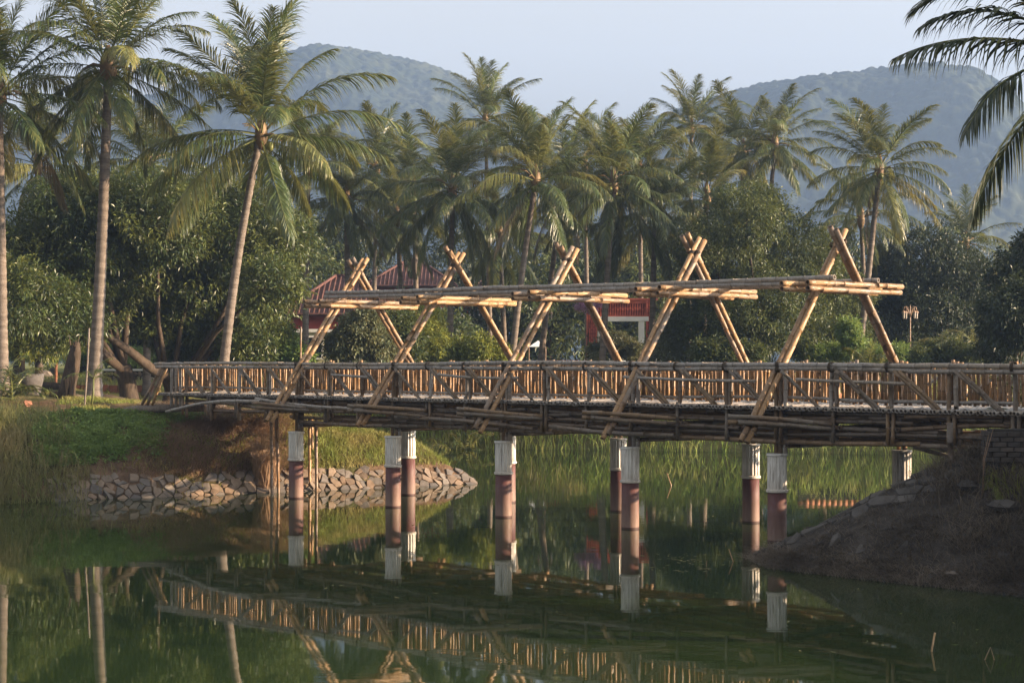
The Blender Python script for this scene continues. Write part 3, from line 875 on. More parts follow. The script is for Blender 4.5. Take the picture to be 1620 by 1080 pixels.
palm('tall coconut palm with a straight grey trunk on the left bank beside the mango tree', 171, 106, 55.5, 148, 3.8, 38, 0.22, 0, 0.14, 0.15, nuts=5)
palm('coconut palm with dark trunk cut by the left edge of the photo', -2, 150, 55, 4, 4.2, 32, 0.2, 2, 0.12)
palm('coconut palm leaning right behind the left end of the bridge', 413, 212, 55, 347, 4.15, 34, 0.17, 0, 0.12, -0.15, up=0.4, nuts=6)
palm('tallest distant palm poking above the palm row in front of the left hill', 768, 190, 96, 776, 3.9, 22, 0.15, 1, 0.2, 0, up=0.35)
palm('bushy palm behind the second crossed frame with many arching fronds', 716, 300, 76, 711, 4.3, 30, 0.16, 1, 0.15)
palm('coconut palm with pale leaning trunk between the second and third crossed frames', 848, 285, 70, 796, 3.9, 30, 0.16, 2, 0.15, -0.1, nuts=5)
palm('coconut palm with dark thin trunk just left of the third crossed frame', 893, 300, 78, 851, 4.0, 26, 0.15, 4, 0.15)
palm('round headed palm standing left of the red gate above the third and fourth frames', 971, 290, 74, 950, 4.2, 30, 0.165, 1, 0.12, nuts=4)
palm('far palm with a small upright crown at the left shoulder of the right hill', 1094, 205, 98, 1090, 3.6, 24, 0.15, 0, 0.15, 0, up=0.3)
palm('palm with fronds touching the left of the slender palm below the right hill', 1176, 240, 90, 1168, 3.7, 24, 0.15, 0, 0.2, 0, up=0.3)
palm('slender tall palm rising above the round green trees right of the fourth frame', 1226, 228, 88, 1200, 3.7, 25, 0.16, 1, 0.1, 0, up=0.15)
palm('lone palm with curved trunk standing right behind the fifth crossed frame', 1391, 268, 74, 1352, 3.7, 30, 0.165, 2, 0.12, 0.2, nuts=4)
palm('pale young palm with tall upright fronds above the round green trees', 1118, 312, 78, 1112, 3.6, 22, 0.16, 1, 0.3, 0, up=0.3)
palm('low dark palm behind the dark round tree at far right', 1528, 385, 88, 1532, 3.4, 22, 0.15, 0, 0.05)
palm('palm half hidden behind the leaning palm above the red roofed house', 488, 268, 76, 482, 3.5, 26, 0.16, 0, 0.25, 0, up=0.2)
palm('wide drooping palm in front of the red roofed house above the first crossed frame', 548, 318, 78, 552, 3.4, 26, 0.17, 2, 0.15)
palm('back row palm between the leaning palm and the first crossed frame', 596, 268, 92, 590, 3.9, 22, 0.15, 0, 0.2, 0, up=0.35)
palm('back row palm left of the bushy palm above the long red roof', 655, 300, 88, 660, 4.2, 26, 0.16, 0, 0.1)
palm('palm with bright orange flower stalks between the third and fourth frames', 1036, 340, 76, 1030, 3.9, 27, 0.16, 2, 0.15, nuts=6)
palm('back row palm glimpsed between the two round headed palms', 925, 262, 95, 930, 3.9, 24, 0.15, 0, 0.2, 0, up=0.2)
palm('back row palm filling the gap left of the red gate', 1012, 268, 92, 1015, 3.8, 24, 0.15, 0, 0.15, 0, up=0.1)
palm('low palm crown behind the second frame with fronds hanging over the long red roof', 628, 345, 84, 640, 3.4, 24, 0.16, 2, 0.12)
palm('low palm crown with hanging fronds behind the pale leaning trunk', 790, 372, 84, 800, 3.8, 24, 0.15, 2, 0.1)
palm('low palm in the shade behind the tall left bank palm', 235, 262, 72, 232, 4.4, 26, 0.17, 2, 0.2)
palm('yellowish low palm behind the left edge palm', 60, 262, 76, 62, 4.4, 26, 0.17, 2, 0.4)
palm('short trunked palm behind the lone curved palm', 1362, 345, 82, 1372, 3.3, 22, 0.15, 1, 0.1, 0)

# the near palm whose fronds reach in from the right edge
npt = np.array([7.25, 21.5, 7.35])
nz = ground_z(8.3, 21.5)
near = thing('coconut_palm', (8.3, 21.5, nz - 0.05), 'dark near palm whose long fronds reach in from the upper right edge', 'palm tree', 'coconut palms round the pond')
trunk_mb((8.3, 21.5, nz - 0.05), npt, 0.19, 0, 0.1).build('trunk', M['palm_bark'], near, True)
nb = np.array(near.location)
for (e, yaw, L, dr, hang, sd) in ((52, 172, 2.55, 95, 0.28, 1), (14, 186, 2.6, 42, 0.75, 2), (36, 182, 2.3, 70, 0.45, 3), (62, 215, 3.0, 80, 0.4, 4), (70, 95, 3.2, 70, 0.4, 5),
                                  (-8, 205, 2.4, 55, 0.8, 6), (25, 20, 3.2, 80, 0.6, 7), (0, 60, 3.1, 70, 0.6, 8), (30, 275, 3.1, 80, 0.6, 9), (5, 320, 3.1, 70, 0.6, 10), (-30, 120, 2.8, 40, 0.7, 11), (75, 330, 2.8, 50, 0.4, 12)):
    me = frond_mesh(e, 900 + sd, L, 62, 0.72, 0.042, dr, True, hang, ('frond_dark', 'rib'))
    new_ob('frond', me, near, npt - nb + np.array([0, 0, 0.1]), (0, 0, math.radians(yaw)))

# ------------------------------------------------------------------ broad-leaved trees and shrubs
def leaf_cloud(blobs, n_clump, per, leaf, width, clump_r, seed, droop=0.35, inner=0.45, squash=0.85):
    """blobs: list of (centre xyz, radius). Returns verts, faces, tint of many folded leaf-sized faces."""
    r = np.random.default_rng(seed)
    C = np.array([b[0] for b in blobs], float); Rd = np.array([b[1] for b in blobs], float)
    w = Rd ** 2; bi = r.choice(len(blobs), n_clump, p=w / w.sum())
    d = r.normal(0, 1, (n_clump, 3)); d /= np.linalg.norm(d, axis=1)[:, None]
    rad = np.where(r.random(n_clump) < inner, r.uniform(0.35, 0.85, n_clump), r.uniform(0.82, 1.08, n_clump))
    # lumpy outline
    lump = 1 + 0.16 * np.sin(d[:, 0] * 5.1 + bi * 1.7) * np.sin(d[:, 1] * 4.3 + bi) + 0.14 * np.sin(d[:, 2] * 6.2 + bi * 2.3 + d[:, 0] * 4)
    cc = C[bi] + d * (Rd[bi] * rad * lump)[:, None] * np.array([1, 1, squash])
    cr = clump_r * r.uniform(0.6, 1.3, n_clump)
    ctint = r.uniform(0.0, 0.7, n_clump)
    N = n_clump * per
    ci = np.repeat(np.arange(n_clump), per)
    ld = r.normal(0, 1, (N, 3)) + d[ci] * 0.9 + np.array([0, 0, 0.15])
    ld /= np.linalg.norm(ld, axis=1)[:, None]
    p0 = cc[ci] + ld * (cr[ci] * r.uniform(0.05, 1.0, N))[:, None]
    ax = ld + np.array([0, 0, -droop]) + r.normal(0, 0.45, (N, 3)); ax /= np.linalg.norm(ax, axis=1)[:, None]
    up = r.normal(0, 0.5, (N, 3)) + np.array([0, 0, 1.0]) + d[ci] * 0.5
    sd = np.cross(ax, up); sd /= np.linalg.norm(sd, axis=1)[:, None] + 1e-6
    nrm = np.cross(sd, ax)
    l = leaf * r.uniform(0.7, 1.25, N); hw = l * width * 0.5
    mid = p0 + ax * (l * 0.45)[:, None]
    A = p0; T = p0 + ax * l[:, None] - np.array([0, 0, 1.0]) * (l * 0.12)[:, None]
    Lf = mid + sd * hw[:, None] + nrm * (hw * 0.35)[:, None]; Rt = mid - sd * hw[:, None] + nrm * (hw * 0.35)[:, None]
    V = np.stack([A, Lf, T, Rt], 1).reshape(-1, 3)
    b = np.arange(N) * 4
    Fc = np.concatenate([np.stack([b, b + 1, b + 2], 1), np.stack([b, b + 2, b + 3], 1)])
    tint = np.repeat(np.clip(ctint[ci] + r.uniform(0, 0.35, N), 0, 1), 4)
    return V, Fc, tint

def tree(name, label, cat, base_uD, blobs, n_clump, per, leaf, width, clump_r, mat, seed, trunk_r=0.3, trunk_h=2.0, lean=0.0, group=None, depth_j=1.6, droop=0.35, inner=0.4, limbs=True, bz=None):
    ub, D = base_uD
    rr = np.random.default_rng(seed + 500)
    bx = (ub - 810) * D / F
    z0 = ground_z(bx, D) if bz is None else bz
    root = thing(name, (bx, D, z0 - 0.05), label, cat, group)
    org = np.array(root.location)
    bl = []
    for (u, v, rp) in blobs:
        Rm = rp * D / F
        c = at(u, v, D + rr.normal(0, 1) * depth_j)
        c[2] = max(c[2], z0 + Rm * 0.5)
        bl.append((c, Rm))
    V, Fc, tint = leaf_cloud(bl, n_clump, per, leaf, width, clump_r, seed, droop, inner)
    V[:, 2] = np.maximum(V[:, 2], z0 + 0.05)
    new_ob('crown', np_mesh('crown', V - org, [Fc], M[mat], None, False, {'tint': tint}), root)
    if trunk_r > 0:
        top = np.array([bx + lean, D, z0 + trunk_h])
        pts = [np.array([bx, D, z0 - 0.1]), np.array([bx + lean * 0.3, D, z0 + trunk_h * 0.35]), np.array([bx + lean * 0.75, D + 0.1, z0 + trunk_h * 0.75]), top]
        MB().rings(pts, [trunk_r * 1.35, trunk_r, trunk_r * 0.92, trunk_r * 0.8], 10).build('trunk', M['bark'], root, True)
        if limbs:
            for c, Rm in bl:
                q = top * 0.5 + c * 0.5 + rr.normal(0, 0.3, 3)
                MB().rings([top - (0, 0, 0.2), q, c], [trunk_r * 0.42, trunk_r * 0.26, trunk_r * 0.08], 7).build('limb', M['bark'], root, True)
    return root

# the dark mango trees of the left bank
mt = tree('mango_tree', 'big dark mango tree over the left bridge end with bright leaves on its right', 'tree', (263, 65),
     [(325, 395, 92), (408, 372, 70), (422, 452, 47), (310, 478, 78), (250, 350, 78), (400, 520, 52), (455, 385, 38), (350, 330, 60), (436, 530, 28), (240, 440, 70), (345, 528, 46), (298, 538, 40), (392, 546, 36), (265, 510, 46)],
     5000, 24, 0.20, 0.30, 0.40, 'mango', 21, 0.34, 1.9, 0.15, 'mango trees on the left bank')
MB().rings([at(258, 590, 64), at(238, 582, 63), at(205, 555, 62), at(170, 532, 61)], [0.24, 0.19, 0.16, 0.12], 9).build('limb', M['bark'], mt, True)
tree('mango_tree', 'dark mango tree with a thick leaning trunk between the left bank palm and the bridge', 'tree', (212, 64),
     [(150, 420, 100), (60, 410, 90), (95, 500, 60), (200, 335, 72), (20, 470, 60), (190, 470, 62), (120, 340, 70)],
     3500, 24, 0.20, 0.30, 0.40, 'mango', 22, 0.36, 2.3, -0.4, 'mango trees on the left bank')
tree('tree', 'sunlit yellow green tree behind the mango trees at the left edge', 'tree', (30, 74),
     [(40, 450, 70), (95, 440, 60), (-10, 420, 80), (60, 520, 45), (0, 520, 50), (90, 520, 40), (150, 500, 55)], 1500, 22, 0.22, 0.4, 0.45, 'shrub_lime', 23, 0.25, 2.0)
# round trees right of the fourth frame
tree('tree', 'round green feathery tree behind the fourth crossed frame', 'tree', (1165, 73),
     [(1180, 345, 58), (1240, 395, 66), (1150, 425, 70), (1283, 445, 46), (1205, 490, 74), (1130, 500, 56), (1262, 500, 52), (1115, 395, 46), (1205, 330, 36), (1175, 550, 50)],
     3600, 26, 0.15, 0.42, 0.40, 'broad', 31, 0.26, 2.6, 0.2, 'round green trees behind the bridge')
tree('tree', 'lower pale green tree right of the round feathery tree behind the fifth frame', 'tree', (1300, 79),
     [(1310, 430, 42), (1335, 480, 42), (1300, 520, 50), (1345, 530, 35)], 1100, 24, 0.16, 0.42, 0.4, 'broad', 32, 0.2, 1.6, 0.1, 'round green trees behind the bridge')
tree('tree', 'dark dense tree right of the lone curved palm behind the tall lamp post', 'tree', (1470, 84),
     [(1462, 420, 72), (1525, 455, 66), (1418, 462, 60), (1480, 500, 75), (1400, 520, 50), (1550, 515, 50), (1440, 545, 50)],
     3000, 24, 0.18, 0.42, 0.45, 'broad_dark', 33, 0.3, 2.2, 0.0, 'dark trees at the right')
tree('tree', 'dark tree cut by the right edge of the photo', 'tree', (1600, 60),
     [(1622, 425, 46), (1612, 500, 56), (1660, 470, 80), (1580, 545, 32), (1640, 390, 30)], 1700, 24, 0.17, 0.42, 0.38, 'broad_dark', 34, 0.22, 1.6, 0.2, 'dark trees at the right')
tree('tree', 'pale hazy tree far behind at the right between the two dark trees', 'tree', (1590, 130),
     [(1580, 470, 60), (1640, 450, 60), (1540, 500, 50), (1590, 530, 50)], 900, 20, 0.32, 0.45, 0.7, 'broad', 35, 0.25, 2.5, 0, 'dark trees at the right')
# the shady wood behind the palms: each tree its own thing
wood = [(455, 112, 395, 70, 'shady tree behind the red roofed house at its left'), (545, 130, 360, 66, 'shady tree right behind the red roofed house'),
        (625, 108, 505, 56, 'low shady tree in front of the long red roof at its left'), (690, 104, 512, 58, 'low shady tree in front of the long red roof at its right'),
        (735, 132, 395, 74, 'shady tree behind the long red roof at its right'), (800, 112, 440, 66, 'shady tree behind the pale leaning palm trunk'),
        (868, 108, 430, 72, 'shady tree left of the red gate'), (925, 118, 400, 70, 'shady tree directly behind the red gate at its left'),
        (985, 120, 390, 72, 'shady tree directly behind the red gate'), (1050, 110, 420, 72, 'shady tree right of the red gate'),
        (1100, 118, 380, 66, 'shady tree behind the round feathery tree at its left'), (1385, 112, 430, 66, 'shady tree behind the lone curved palm'),
        (1290, 122, 400, 60, 'shady tree behind the round feathery tree at its right'), (330, 104, 330, 90, 'shady tree behind the big mango tree'),
        (130, 100, 400, 95, 'shady tree far behind the left bank palm'),
        (-120, 84, 400, 95, 'dark tree beyond the left edge of the photo behind the cut off palm'), (-290, 90, 400, 100, 'outermost dark tree beyond the left edge of the photo'),
        (225, 98, 470, 70, 'low shady tree seen between the two mango trunks'), (300, 96, 480, 60, 'low shady tree seen right of the big mango trunk'), (385, 92, 490, 55, 'low shady tree behind the leaning palm trunk')]
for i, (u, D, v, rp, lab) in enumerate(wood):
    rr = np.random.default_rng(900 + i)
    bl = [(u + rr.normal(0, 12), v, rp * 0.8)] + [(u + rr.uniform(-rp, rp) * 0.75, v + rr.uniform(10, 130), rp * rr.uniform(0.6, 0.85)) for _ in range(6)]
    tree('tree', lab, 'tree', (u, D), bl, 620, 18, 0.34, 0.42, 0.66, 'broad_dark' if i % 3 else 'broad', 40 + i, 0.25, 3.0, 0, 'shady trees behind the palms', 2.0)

shrubs = [('variegated shrub with pale leaves left of the first crossed frame foot', 562, 66, [(566, 527, 30), (540, 548, 24), (596, 545, 26), (580, 508, 18)], 900, 'shrub_pale', 0.16),
          ('green bush in front of the red roofed house beside the mango tree', 470, 66, [(448, 552, 23), (478, 566, 15), (428, 555, 22)], 500, 'ground_leaf', 0.15),
          ('yellow green bush behind the second crossed frame', 668, 70, [(668, 510, 28), (655, 540, 26), (690, 545, 28)], 620, 'shrub_lime', 0.13),
          ('green bush under the first crossed frame right of the variegated shrub', 622, 68, [(625, 520, 30), (640, 550, 28), (610, 555, 24)], 600, 'broad', 0.16),
          ('leafy bush left of the pale leaning palm trunk', 765, 70, [(760, 555, 26), (735, 560, 22), (790, 562, 20)], 450, 'shrub_lime', 0.14),
          ('flowering bush inside the red gate', 975, 78, [(972, 545, 19), (950, 556, 17), (1000, 556, 17)], 520, 'shrub_pale', 0.14),
          ('leggy flowering bush right of the red gate', 1065, 74, [(1065, 525, 28), (1050, 555, 28), (1090, 550, 26), (1075, 500, 18)], 620, 'shrub_pale', 0.13),
          ('green bush at the foot of the round feathery tree', 1135, 70, [(1120, 560, 26), (1160, 562, 24), (1190, 560, 22)], 480, 'broad', 0.14),
          ('dark clipped bush right of the tall lamp post', 1488, 72, [(1475, 560, 20), (1505, 562, 22), (1540, 565, 20), (1450, 566, 16)], 800, 'broad', 0.12),
          ('pale young tree with rounded leaves left of the lone palm trunk', 1342, 72, [(1342, 520, 15), (1350, 540, 14)], 200, 'ground_leaf', 0.15),
          ('small green bush at the right end of the brick edging', 1420, 72, [(1420, 562, 16), (1400, 568, 14)], 260, 'ground_leaf', 0.12)]
for i, (lab, ub, D, bl, n, mat, lf) in enumerate(shrubs):
    tree('bush', lab, 'bush', (ub, D), bl, n, 18, lf, 0.45, 0.26, mat, 70 + i, 0.04, 0.5, 0, 'bushes behind the bridge', 0.4, 0.3, 0.4, False)
tree('bougainvillea', 'pink blossoming bougainvillea hanging at the left of the red gate', 'bush', (930, 87), [(922, 482, 9), (936, 487, 8), (946, 478, 6)], 130, 14, 0.09, 0.7, 0.2, 'blossom', 91, 0.04, 2.2, 0, None, 0.3, 0.3, 0.5, True)
for i, (lab, x0, x1, D, v, mat) in enumerate((('long low bright green hedge behind the brick edging at right', 1262, 1390, 74, 556, 'ground_leaf'),
                                      ('long low green hedge under the mango trees beyond the stone wall', 20, 240, 86, 562, 'ground_leaf'))):
    tree('hedge', lab, 'hedge', ((x0 + x1) / 2, D), [(x, v + R.normal(0, 2), 14) for x in np.arange(x0, x1, 11)], 900, 16, 0.11, 0.45, 0.22, mat, 95 + i, 0.0, 0, 0, None, 0.4, 0.2, 0.4, False)

# small feathery palms in the undergrowth: a clump of thin stems and arching fronds
fs = {}
for e in (78, 55, 30):
    fs[e] = [frond_mesh(e, 700 + e + j, 1.6, 26, 0.42, 0.035, 75, False, 0.5, mm) for j, mm in enumerate((('frond', 'rib'), ('frond_yellow', 'rib'), ('frond', 'rib')))]
def clump_palm(label, u, v_base, D, h, nst, sc, pick=0, dx=0.35):
    b = at(u, v_base, D); gz = ground_z(b[0], D) - 0.03
    b[2] = gz
    root = thing('feather_palm', b, label, 'palm', 'small feather palms in the undergrowth')
    for k in range(nst):
        tip = np.array([R.normal(0, dx), R.normal(0, dx), h * R.uniform(0.65, 1.0)])
        p0 = np.array([tip[0] * 0.3, tip[1] * 0.3, 0])
        if h > 0.3:
            MB().rings([p0 + b, (p0 + tip) / 2 + b + (0.03, 0, 0), tip + b], [0.04, 0.033, 0.028], 6).build('stem', M['stalk' if pick == 1 else 'rib'], root, True)
        for j in range(6):
            e = (78, 55, 55, 30, 30, 30)[j]
            a = j * 2.4 + R.uniform(0, 1)
            q = sc * R.uniform(0.8, 1.15)
            new_ob('frond', fs[e][pick if R.random() < 0.7 else 0], root, tip, (R.normal(0, 0.15), R.normal(0, 0.15), a), (q, q, q))
for args in (('yellowish feather palm clump right of the tall lamp post', 1500, 575, 73, 1.6, 4, 1.0, 1),
             ('second yellowish feather palm behind the right end of the dark clipped bush', 1535, 575, 76, 1.5, 3, 0.9, 1),
             ('green feather palm in front of the lone curved palm', 1372, 575, 71, 1.3, 4, 1.0, 0),
             ('bushy green feather palm left of the red gate', 908, 575, 76, 0.4, 3, 1.15, 0, 0.2),
             ('small feather palm between the second and third crossed frames', 742, 575, 70, 0.5, 3, 0.9, 1, 0.3),
             ('low feather palm behind the foot of the first crossed frame', 505, 575, 66, 0.3, 3, 0.9, 0, 0.25),
             ('small feather palm left of the round feathery tree foot', 1205, 575, 70, 0.5, 2, 0.8, 0, 0.2),
             ('young feather palm on the bank at the left edge above the tall grass', 12, 640, 52, 0.2, 3, 1.05, 0, 0.25),
             ('small feather palm sapling tied to a stick beside the left bank palm', 143, 632, 52, 0.9, 1, 0.55, 0, 0.05),
             ('yellow feather palm seedling left of the dark clipped bush end', 1556, 575, 70, 0.2, 2, 0.7, 1, 0.1)):
    clump_palm(*args)
# yellow green young palm on the right bank, cut by the right edge
b = at(1632, 640, 31.5); b[2] = ground_z(b[0], b[1]) - 0.05
yp = thing('feather_palm', b, 'yellow green young palm behind the bridge rail at the right photo edge', 'palm')
for j in range(7):
    e = (78, 55, 78, 55, 55, 78, 30)[j]
    new_ob('frond', fs[e][1 if j % 2 else 0], yp, (0, 0, 0.55), (R.normal(0, 0.1), R.normal(0, 0.1), 2.2 + j * 1.1), (0.85,) * 3)
# ------------------------------------------------------------------ house, long roof, gate, fence, car, lamps
def hip_house(label, u0, u1, D, v_eave, v_ridge, depth, wall_m='red_wall', lower='cream', ridge_k=0.5, over=0.5):
    x0, x1 = (u0 - 810) * D / F, (u1 - 810) * D / F
    ze, zr_ = EYE + (HOR - v_eave) * D / F, EYE + (HOR - v_ridge) * D / F
    zg = ground_z((x0 + x1) / 2, D)
    root = thing('house', ((x0 + x1) / 2, D + depth / 2, zg - 0.05), label, 'house', 'red roofed houses behind the palms')
    y0, y1 = D, D + depth
    ym = (y0 + y1) / 2; k = min((x1 - x0) * 0.48, depth / 2) * ridge_k * 2 * 0.9
    a, b_, c, d = (x0, y0, ze), (x1, y0, ze), (x1, y1, ze), (x0, y1, ze)
    r0, r1 = (x0 + k, ym, zr_), (x1 - k, ym, zr_)
    mb = MB().add([a, b_, c, d, r0, r1], [(0, 1, 5, 4), (1, 2, 5), (2, 3, 4, 5), (3, 0, 4)])
    for p in ((a, b_), (b_, c), (c, d), (d, a)):
        mb.tube(p[0], p[1], 0.09, None, 6)
    mb.build('roof', M['roof'], root)
    # tile rolls running up the slopes: pieces of the roof
    rb = MB()
    n = int((x1 - x0) / 0.28)
    for i in range(1, n):
        x = x0 + (x1 - x0) * i / n
        t = min(1.0, (x - x0) / k, (x1 - x) / k)
        rb.tube((x, y0 - 0.02, ze + 0.01), (x, y0 + (ym - y0) * t, ze + (zr_ - ze) * t + 0.02), 0.055, None, 5)
    m = int(depth / 0.3)
    for i in range(1, m):
        y = y0 + depth * i / m
        t = min((y - y0), (y1 - y)) / (depth / 2)
        rb.tube((x1 + 0.02, y, ze + 0.01), (x1 - k * t, y, ze + (zr_ - ze) * t + 0.02), 0.055, None, 5)
        rb.tube((x0 - 0.02, y, ze + 0.01), (x0 + k * t, y, ze + (zr_ - ze) * t + 0.02), 0.055, None, 5)
    o = rb.build('roof_rolls', M['roof'], root, True); o['kind'] = 'stuff'
    hb = MB()
    for p, q in ((a, r0), (b_, r1), (r0, r1)): hb.tube(np.array(p) + (0, 0, 0.05), np.array(q) + (0, 0, 0.05), 0.1, None, 6)
    hb.build('ridge_tiles', M['roof'], root, True)
    w = max(0.5, ze - zg)
    zmid = zg + w * 0.72
    MB().box(((x0 + x1) / 2, (y0 + y1) / 2, (zmid + 0.12 + ze) / 2), (x1 - x0 - 2 * over, depth - 2 * over, ze - zmid - 0.12)).build('upper_wall', M[wall_m], root)
    MB().box(((x0 + x1) / 2, (y0 + y1) / 2, zmid + 0.03), (x1 - x0 - 2 * over + 0.3, depth - 2 * over + 0.3, 0.18)).build('ledge', M['white'], root)
    MB().box(((x0 + x1) / 2, (y0 + y1) / 2, (zg - 0.3 + zmid - 0.06) / 2), (x1 - x0 - 2 * over - 0.1, depth - 2 * over - 0.1, zmid - 0.06 - zg + 0.3)).build('wall', M[lower], root)
    for fx in (0.3, 0.62):
        x = x0 + (x1 - x0) * fx
        f = MB()
        for s in (-1, 1):
            f.box((x + s * 0.5, y0 + over + 0.0, zg + 1.5), (0.1, 0.12, 1.3)); f.box((x, y0 + over, zg + 1.5 + s * 0.62), (1.1, 0.13, 0.1))
        fo = f.build('window', M['white'], root)
        pm = MB().box((x, y0 + over + 0.04, zg + 1.5), (0.92, 0.03, 1.16)).mesh('pane', M['glass'], False, root.location)
        new_ob('pane', pm, fo)
    return root
hip_house('red tiled house with cream wall behind the first crossed frame', 440, 622, 96, 497, 431, 9.0)
hip_house('long low red roof glimpsed between palm trunks above the second crossed frame', 575, 722, 122, 452, 407, 8.0)
hip_house('small red roof end glimpsed right of the second crossed frame above the ridge beam', 722, 812, 125, 466, 442, 7.0)

# red gate with lattice head and white frame
D = 90.0
def gx(u): return (u - 810) * D / F
def gzv(v): return EYE + (HOR - v) * D / F
gate = thing('gate', (gx(985), D, ground_z(gx(985), D) - 0.03), 'red lattice gateway with a white inner frame behind the fourth crossed frame', 'gate')
zg = ground_z(gx(985), D)
for (ua, ub_) in ((928, 944), (1022, 1036)):
    xa, xb = gx(ua), gx(ub_)
    pil = MB().box(((xa + xb) / 2, D, (zg - 0.1 + gzv(474)) / 2), (xb - xa, 0.5, gzv(474) - zg + 0.1)).build('pillar', M['gate_dark'], gate)
    sl = MB(); nb_ = 5
    for i in range(nb_):
        x = xa + (xb - xa) * (i + 0.5) / nb_
        z = zg + 0.1; row = 0
        while z < gzv(477):
            h = 0.34 if (i + row) % 2 else 0.2
            sl.box((x, D - 0.27, min(z + h / 2, gzv(476))), ((xb - xa) / nb_ * 0.55, 0.06, h * 0.86)); z += h; row += 1
    for s in (-1, 1): sl.box(((xa + xb) / 2 + s * (xb - xa) * 0.46, D - 0.27, (zg + gzv(476)) / 2), ((xb - xa) * 0.1, 0.07, gzv(476) - zg))
    o = new_ob('lattice', sl.mesh('lattice', M['gate_red'], False, gate.location), pil); o['kind'] = 'stuff'
xa, xb = gx(944), gx(1022)
hd = MB().box(((xa + xb) / 2, D, (gzv(500) + gzv(475)) / 2), (xb - xa - 0.01, 0.4, gzv(475) - gzv(500))).build('lintel', M['gate_dark'], gate)
sl = MB()
nb_ = 20
for i in range(nb_):
    x = xa + (xb - xa) * (i + 0.5) / nb_
    zs = (gzv(499), gzv(494), gzv(489.5), gzv(485), gzv(480.5)) if i % 2 else (gzv(499), gzv(492), gzv(487), gzv(482), gzv(480.5))
    for j in range(4):
        sl.box((x, D - 0.23, (zs[j] + zs[j + 1]) / 2), ((xb - xa) / nb_ * (0.62 if (j + i) % 2 else 0.36), 0.07, abs(zs[j + 1] - zs[j]) * 0.93))
sl.box(((xa + xb) / 2, D - 0.22, gzv(477.5)), (xb - xa, 0.1, 0.17))
sl.box(((xa + xb) / 2, D - 0.22, gzv(500)), (xb - xa, 0.1, 0.08))
o = new_ob('lattice', sl.mesh('lattice', M['gate_red'], False, gate.location), hd); o['kind'] = 'stuff'
MB().box(((gx(955) + gx(1020)) / 2, D - 0.05, gzv(504.5)), (gx(1021) - gx(945), 0.55, 0.24)).build('inner_beam', M['white'], gate)
for u in (1014.5, 950):
    MB().box((gx(u), D - 0.05, (zg + gzv(508.3)) / 2), (0.28, 0.5, gzv(508.3) - zg)).build('inner_post', M['white'], gate)
MB().box((gx(985), D, gzv(473.5)), (gx(1038) - gx(927), 0.62, 0.1)).build('coping', M['gate_red'], gate)

fence = thing('picket_fence', (gx(890), 86, ground_z(gx(890), 86)), 'low dark red picket fence left of the red gate', 'fence')
fz = ground_z(gx(890), 86)
for k in range(16):
    x = (866 + k * 4.0 - 810) * 86 / F
    MB().box((x, 86, fz + 0.45), (0.07, 0.04, 0.9)).build('picket', M['gate_red'], fence)
for z in (0.25, 0.75):
    MB().box(((898 - 810) * 86 / F, 86.05, fz + z), (2.1, 0.05, 0.08)).build('rail', M['gate_dark'], fence)

def sedan(label, u, D, rz):
    x = (u - 810) * D / F; z = ground_z(x, D)
    root = thing('parked_car', (x, D, z), label, 'car'); root.rotation_euler = (0, 0, rz)
    prof = [(-2.1, 0.3), (-2.15, 0.75), (-1.95, 0.9), (-1.35, 0.95), (-0.75, 1.38), (0.55, 1.42), (1.15, 0.98), (2.0, 0.86), (2.15, 0.6), (2.1, 0.3)]
    n = len(prof); vs = []
    for y, k in ((-0.84, 0.95), (-0.78, 1), (0.78, 1), (0.84, 0.95)):
        for (px, pz) in prof:
            yy = y * (0.82 if pz > 1.1 else 1)
            vs.append((px * k, yy, 0.3 + (pz - 0.3) * k))
    fs_ = [(r * n + i, r * n + i + 1, (r + 1) * n + i + 1, (r + 1) * n + i) for r in range(3) for i in range(n - 1)]
    fs_ += [(r * n + n - 1, r * n, (r + 1) * n, (r + 1) * n + n - 1) for r in range(3)] + [tuple(range(n))[::-1], tuple(3 * n + i for i in range(n))]
    new_ob('body', MB().add(vs, fs_).mesh('body', M['car'], False), root)
    for s in (-1, 1):
        for (xa, xb, xc, xd) in ((-1.15, -0.05, -0.1, -0.7), (0.03, 1.0, 0.5, 0.03)):
            y = s * 0.83; y2 = s * 0.70
            new_ob('window', MB().add([(xa, y, 0.98), (xb, y, 0.98), (xc, y2, 1.34), (xd, y2, 1.34)], [(0, 1, 2, 3)]).mesh('window', M['glass']), root)
        for xw in (-1.3, 1.32):
            w = new_ob('wheel', MB().rings([(xw, s * 0.62, 0.32), (xw, s * 0.66, 0.32), (xw, s * 0.83, 0.32), (xw, s * 0.86, 0.32)], [0.28, 0.33, 0.33, 0.27], 18).mesh('wheel', M['rubber'], True), root)
            new_ob('rim', MB().rings([(xw, s * 0.80, 0.32), (xw, s * 0.87, 0.32)], [0.2, 0.17], 12).mesh('rim', M['car'], True), w)
    for s in (-0.55, 0.55):
        new_ob('headlight', MB().box((2.08, s, 0.72), (0.12, 0.36, 0.14)).mesh('headlight', M['lamp_glass']), root)
sedan('pale silver car parked behind the bushes inside the red gate', 985, 97, 0.15)

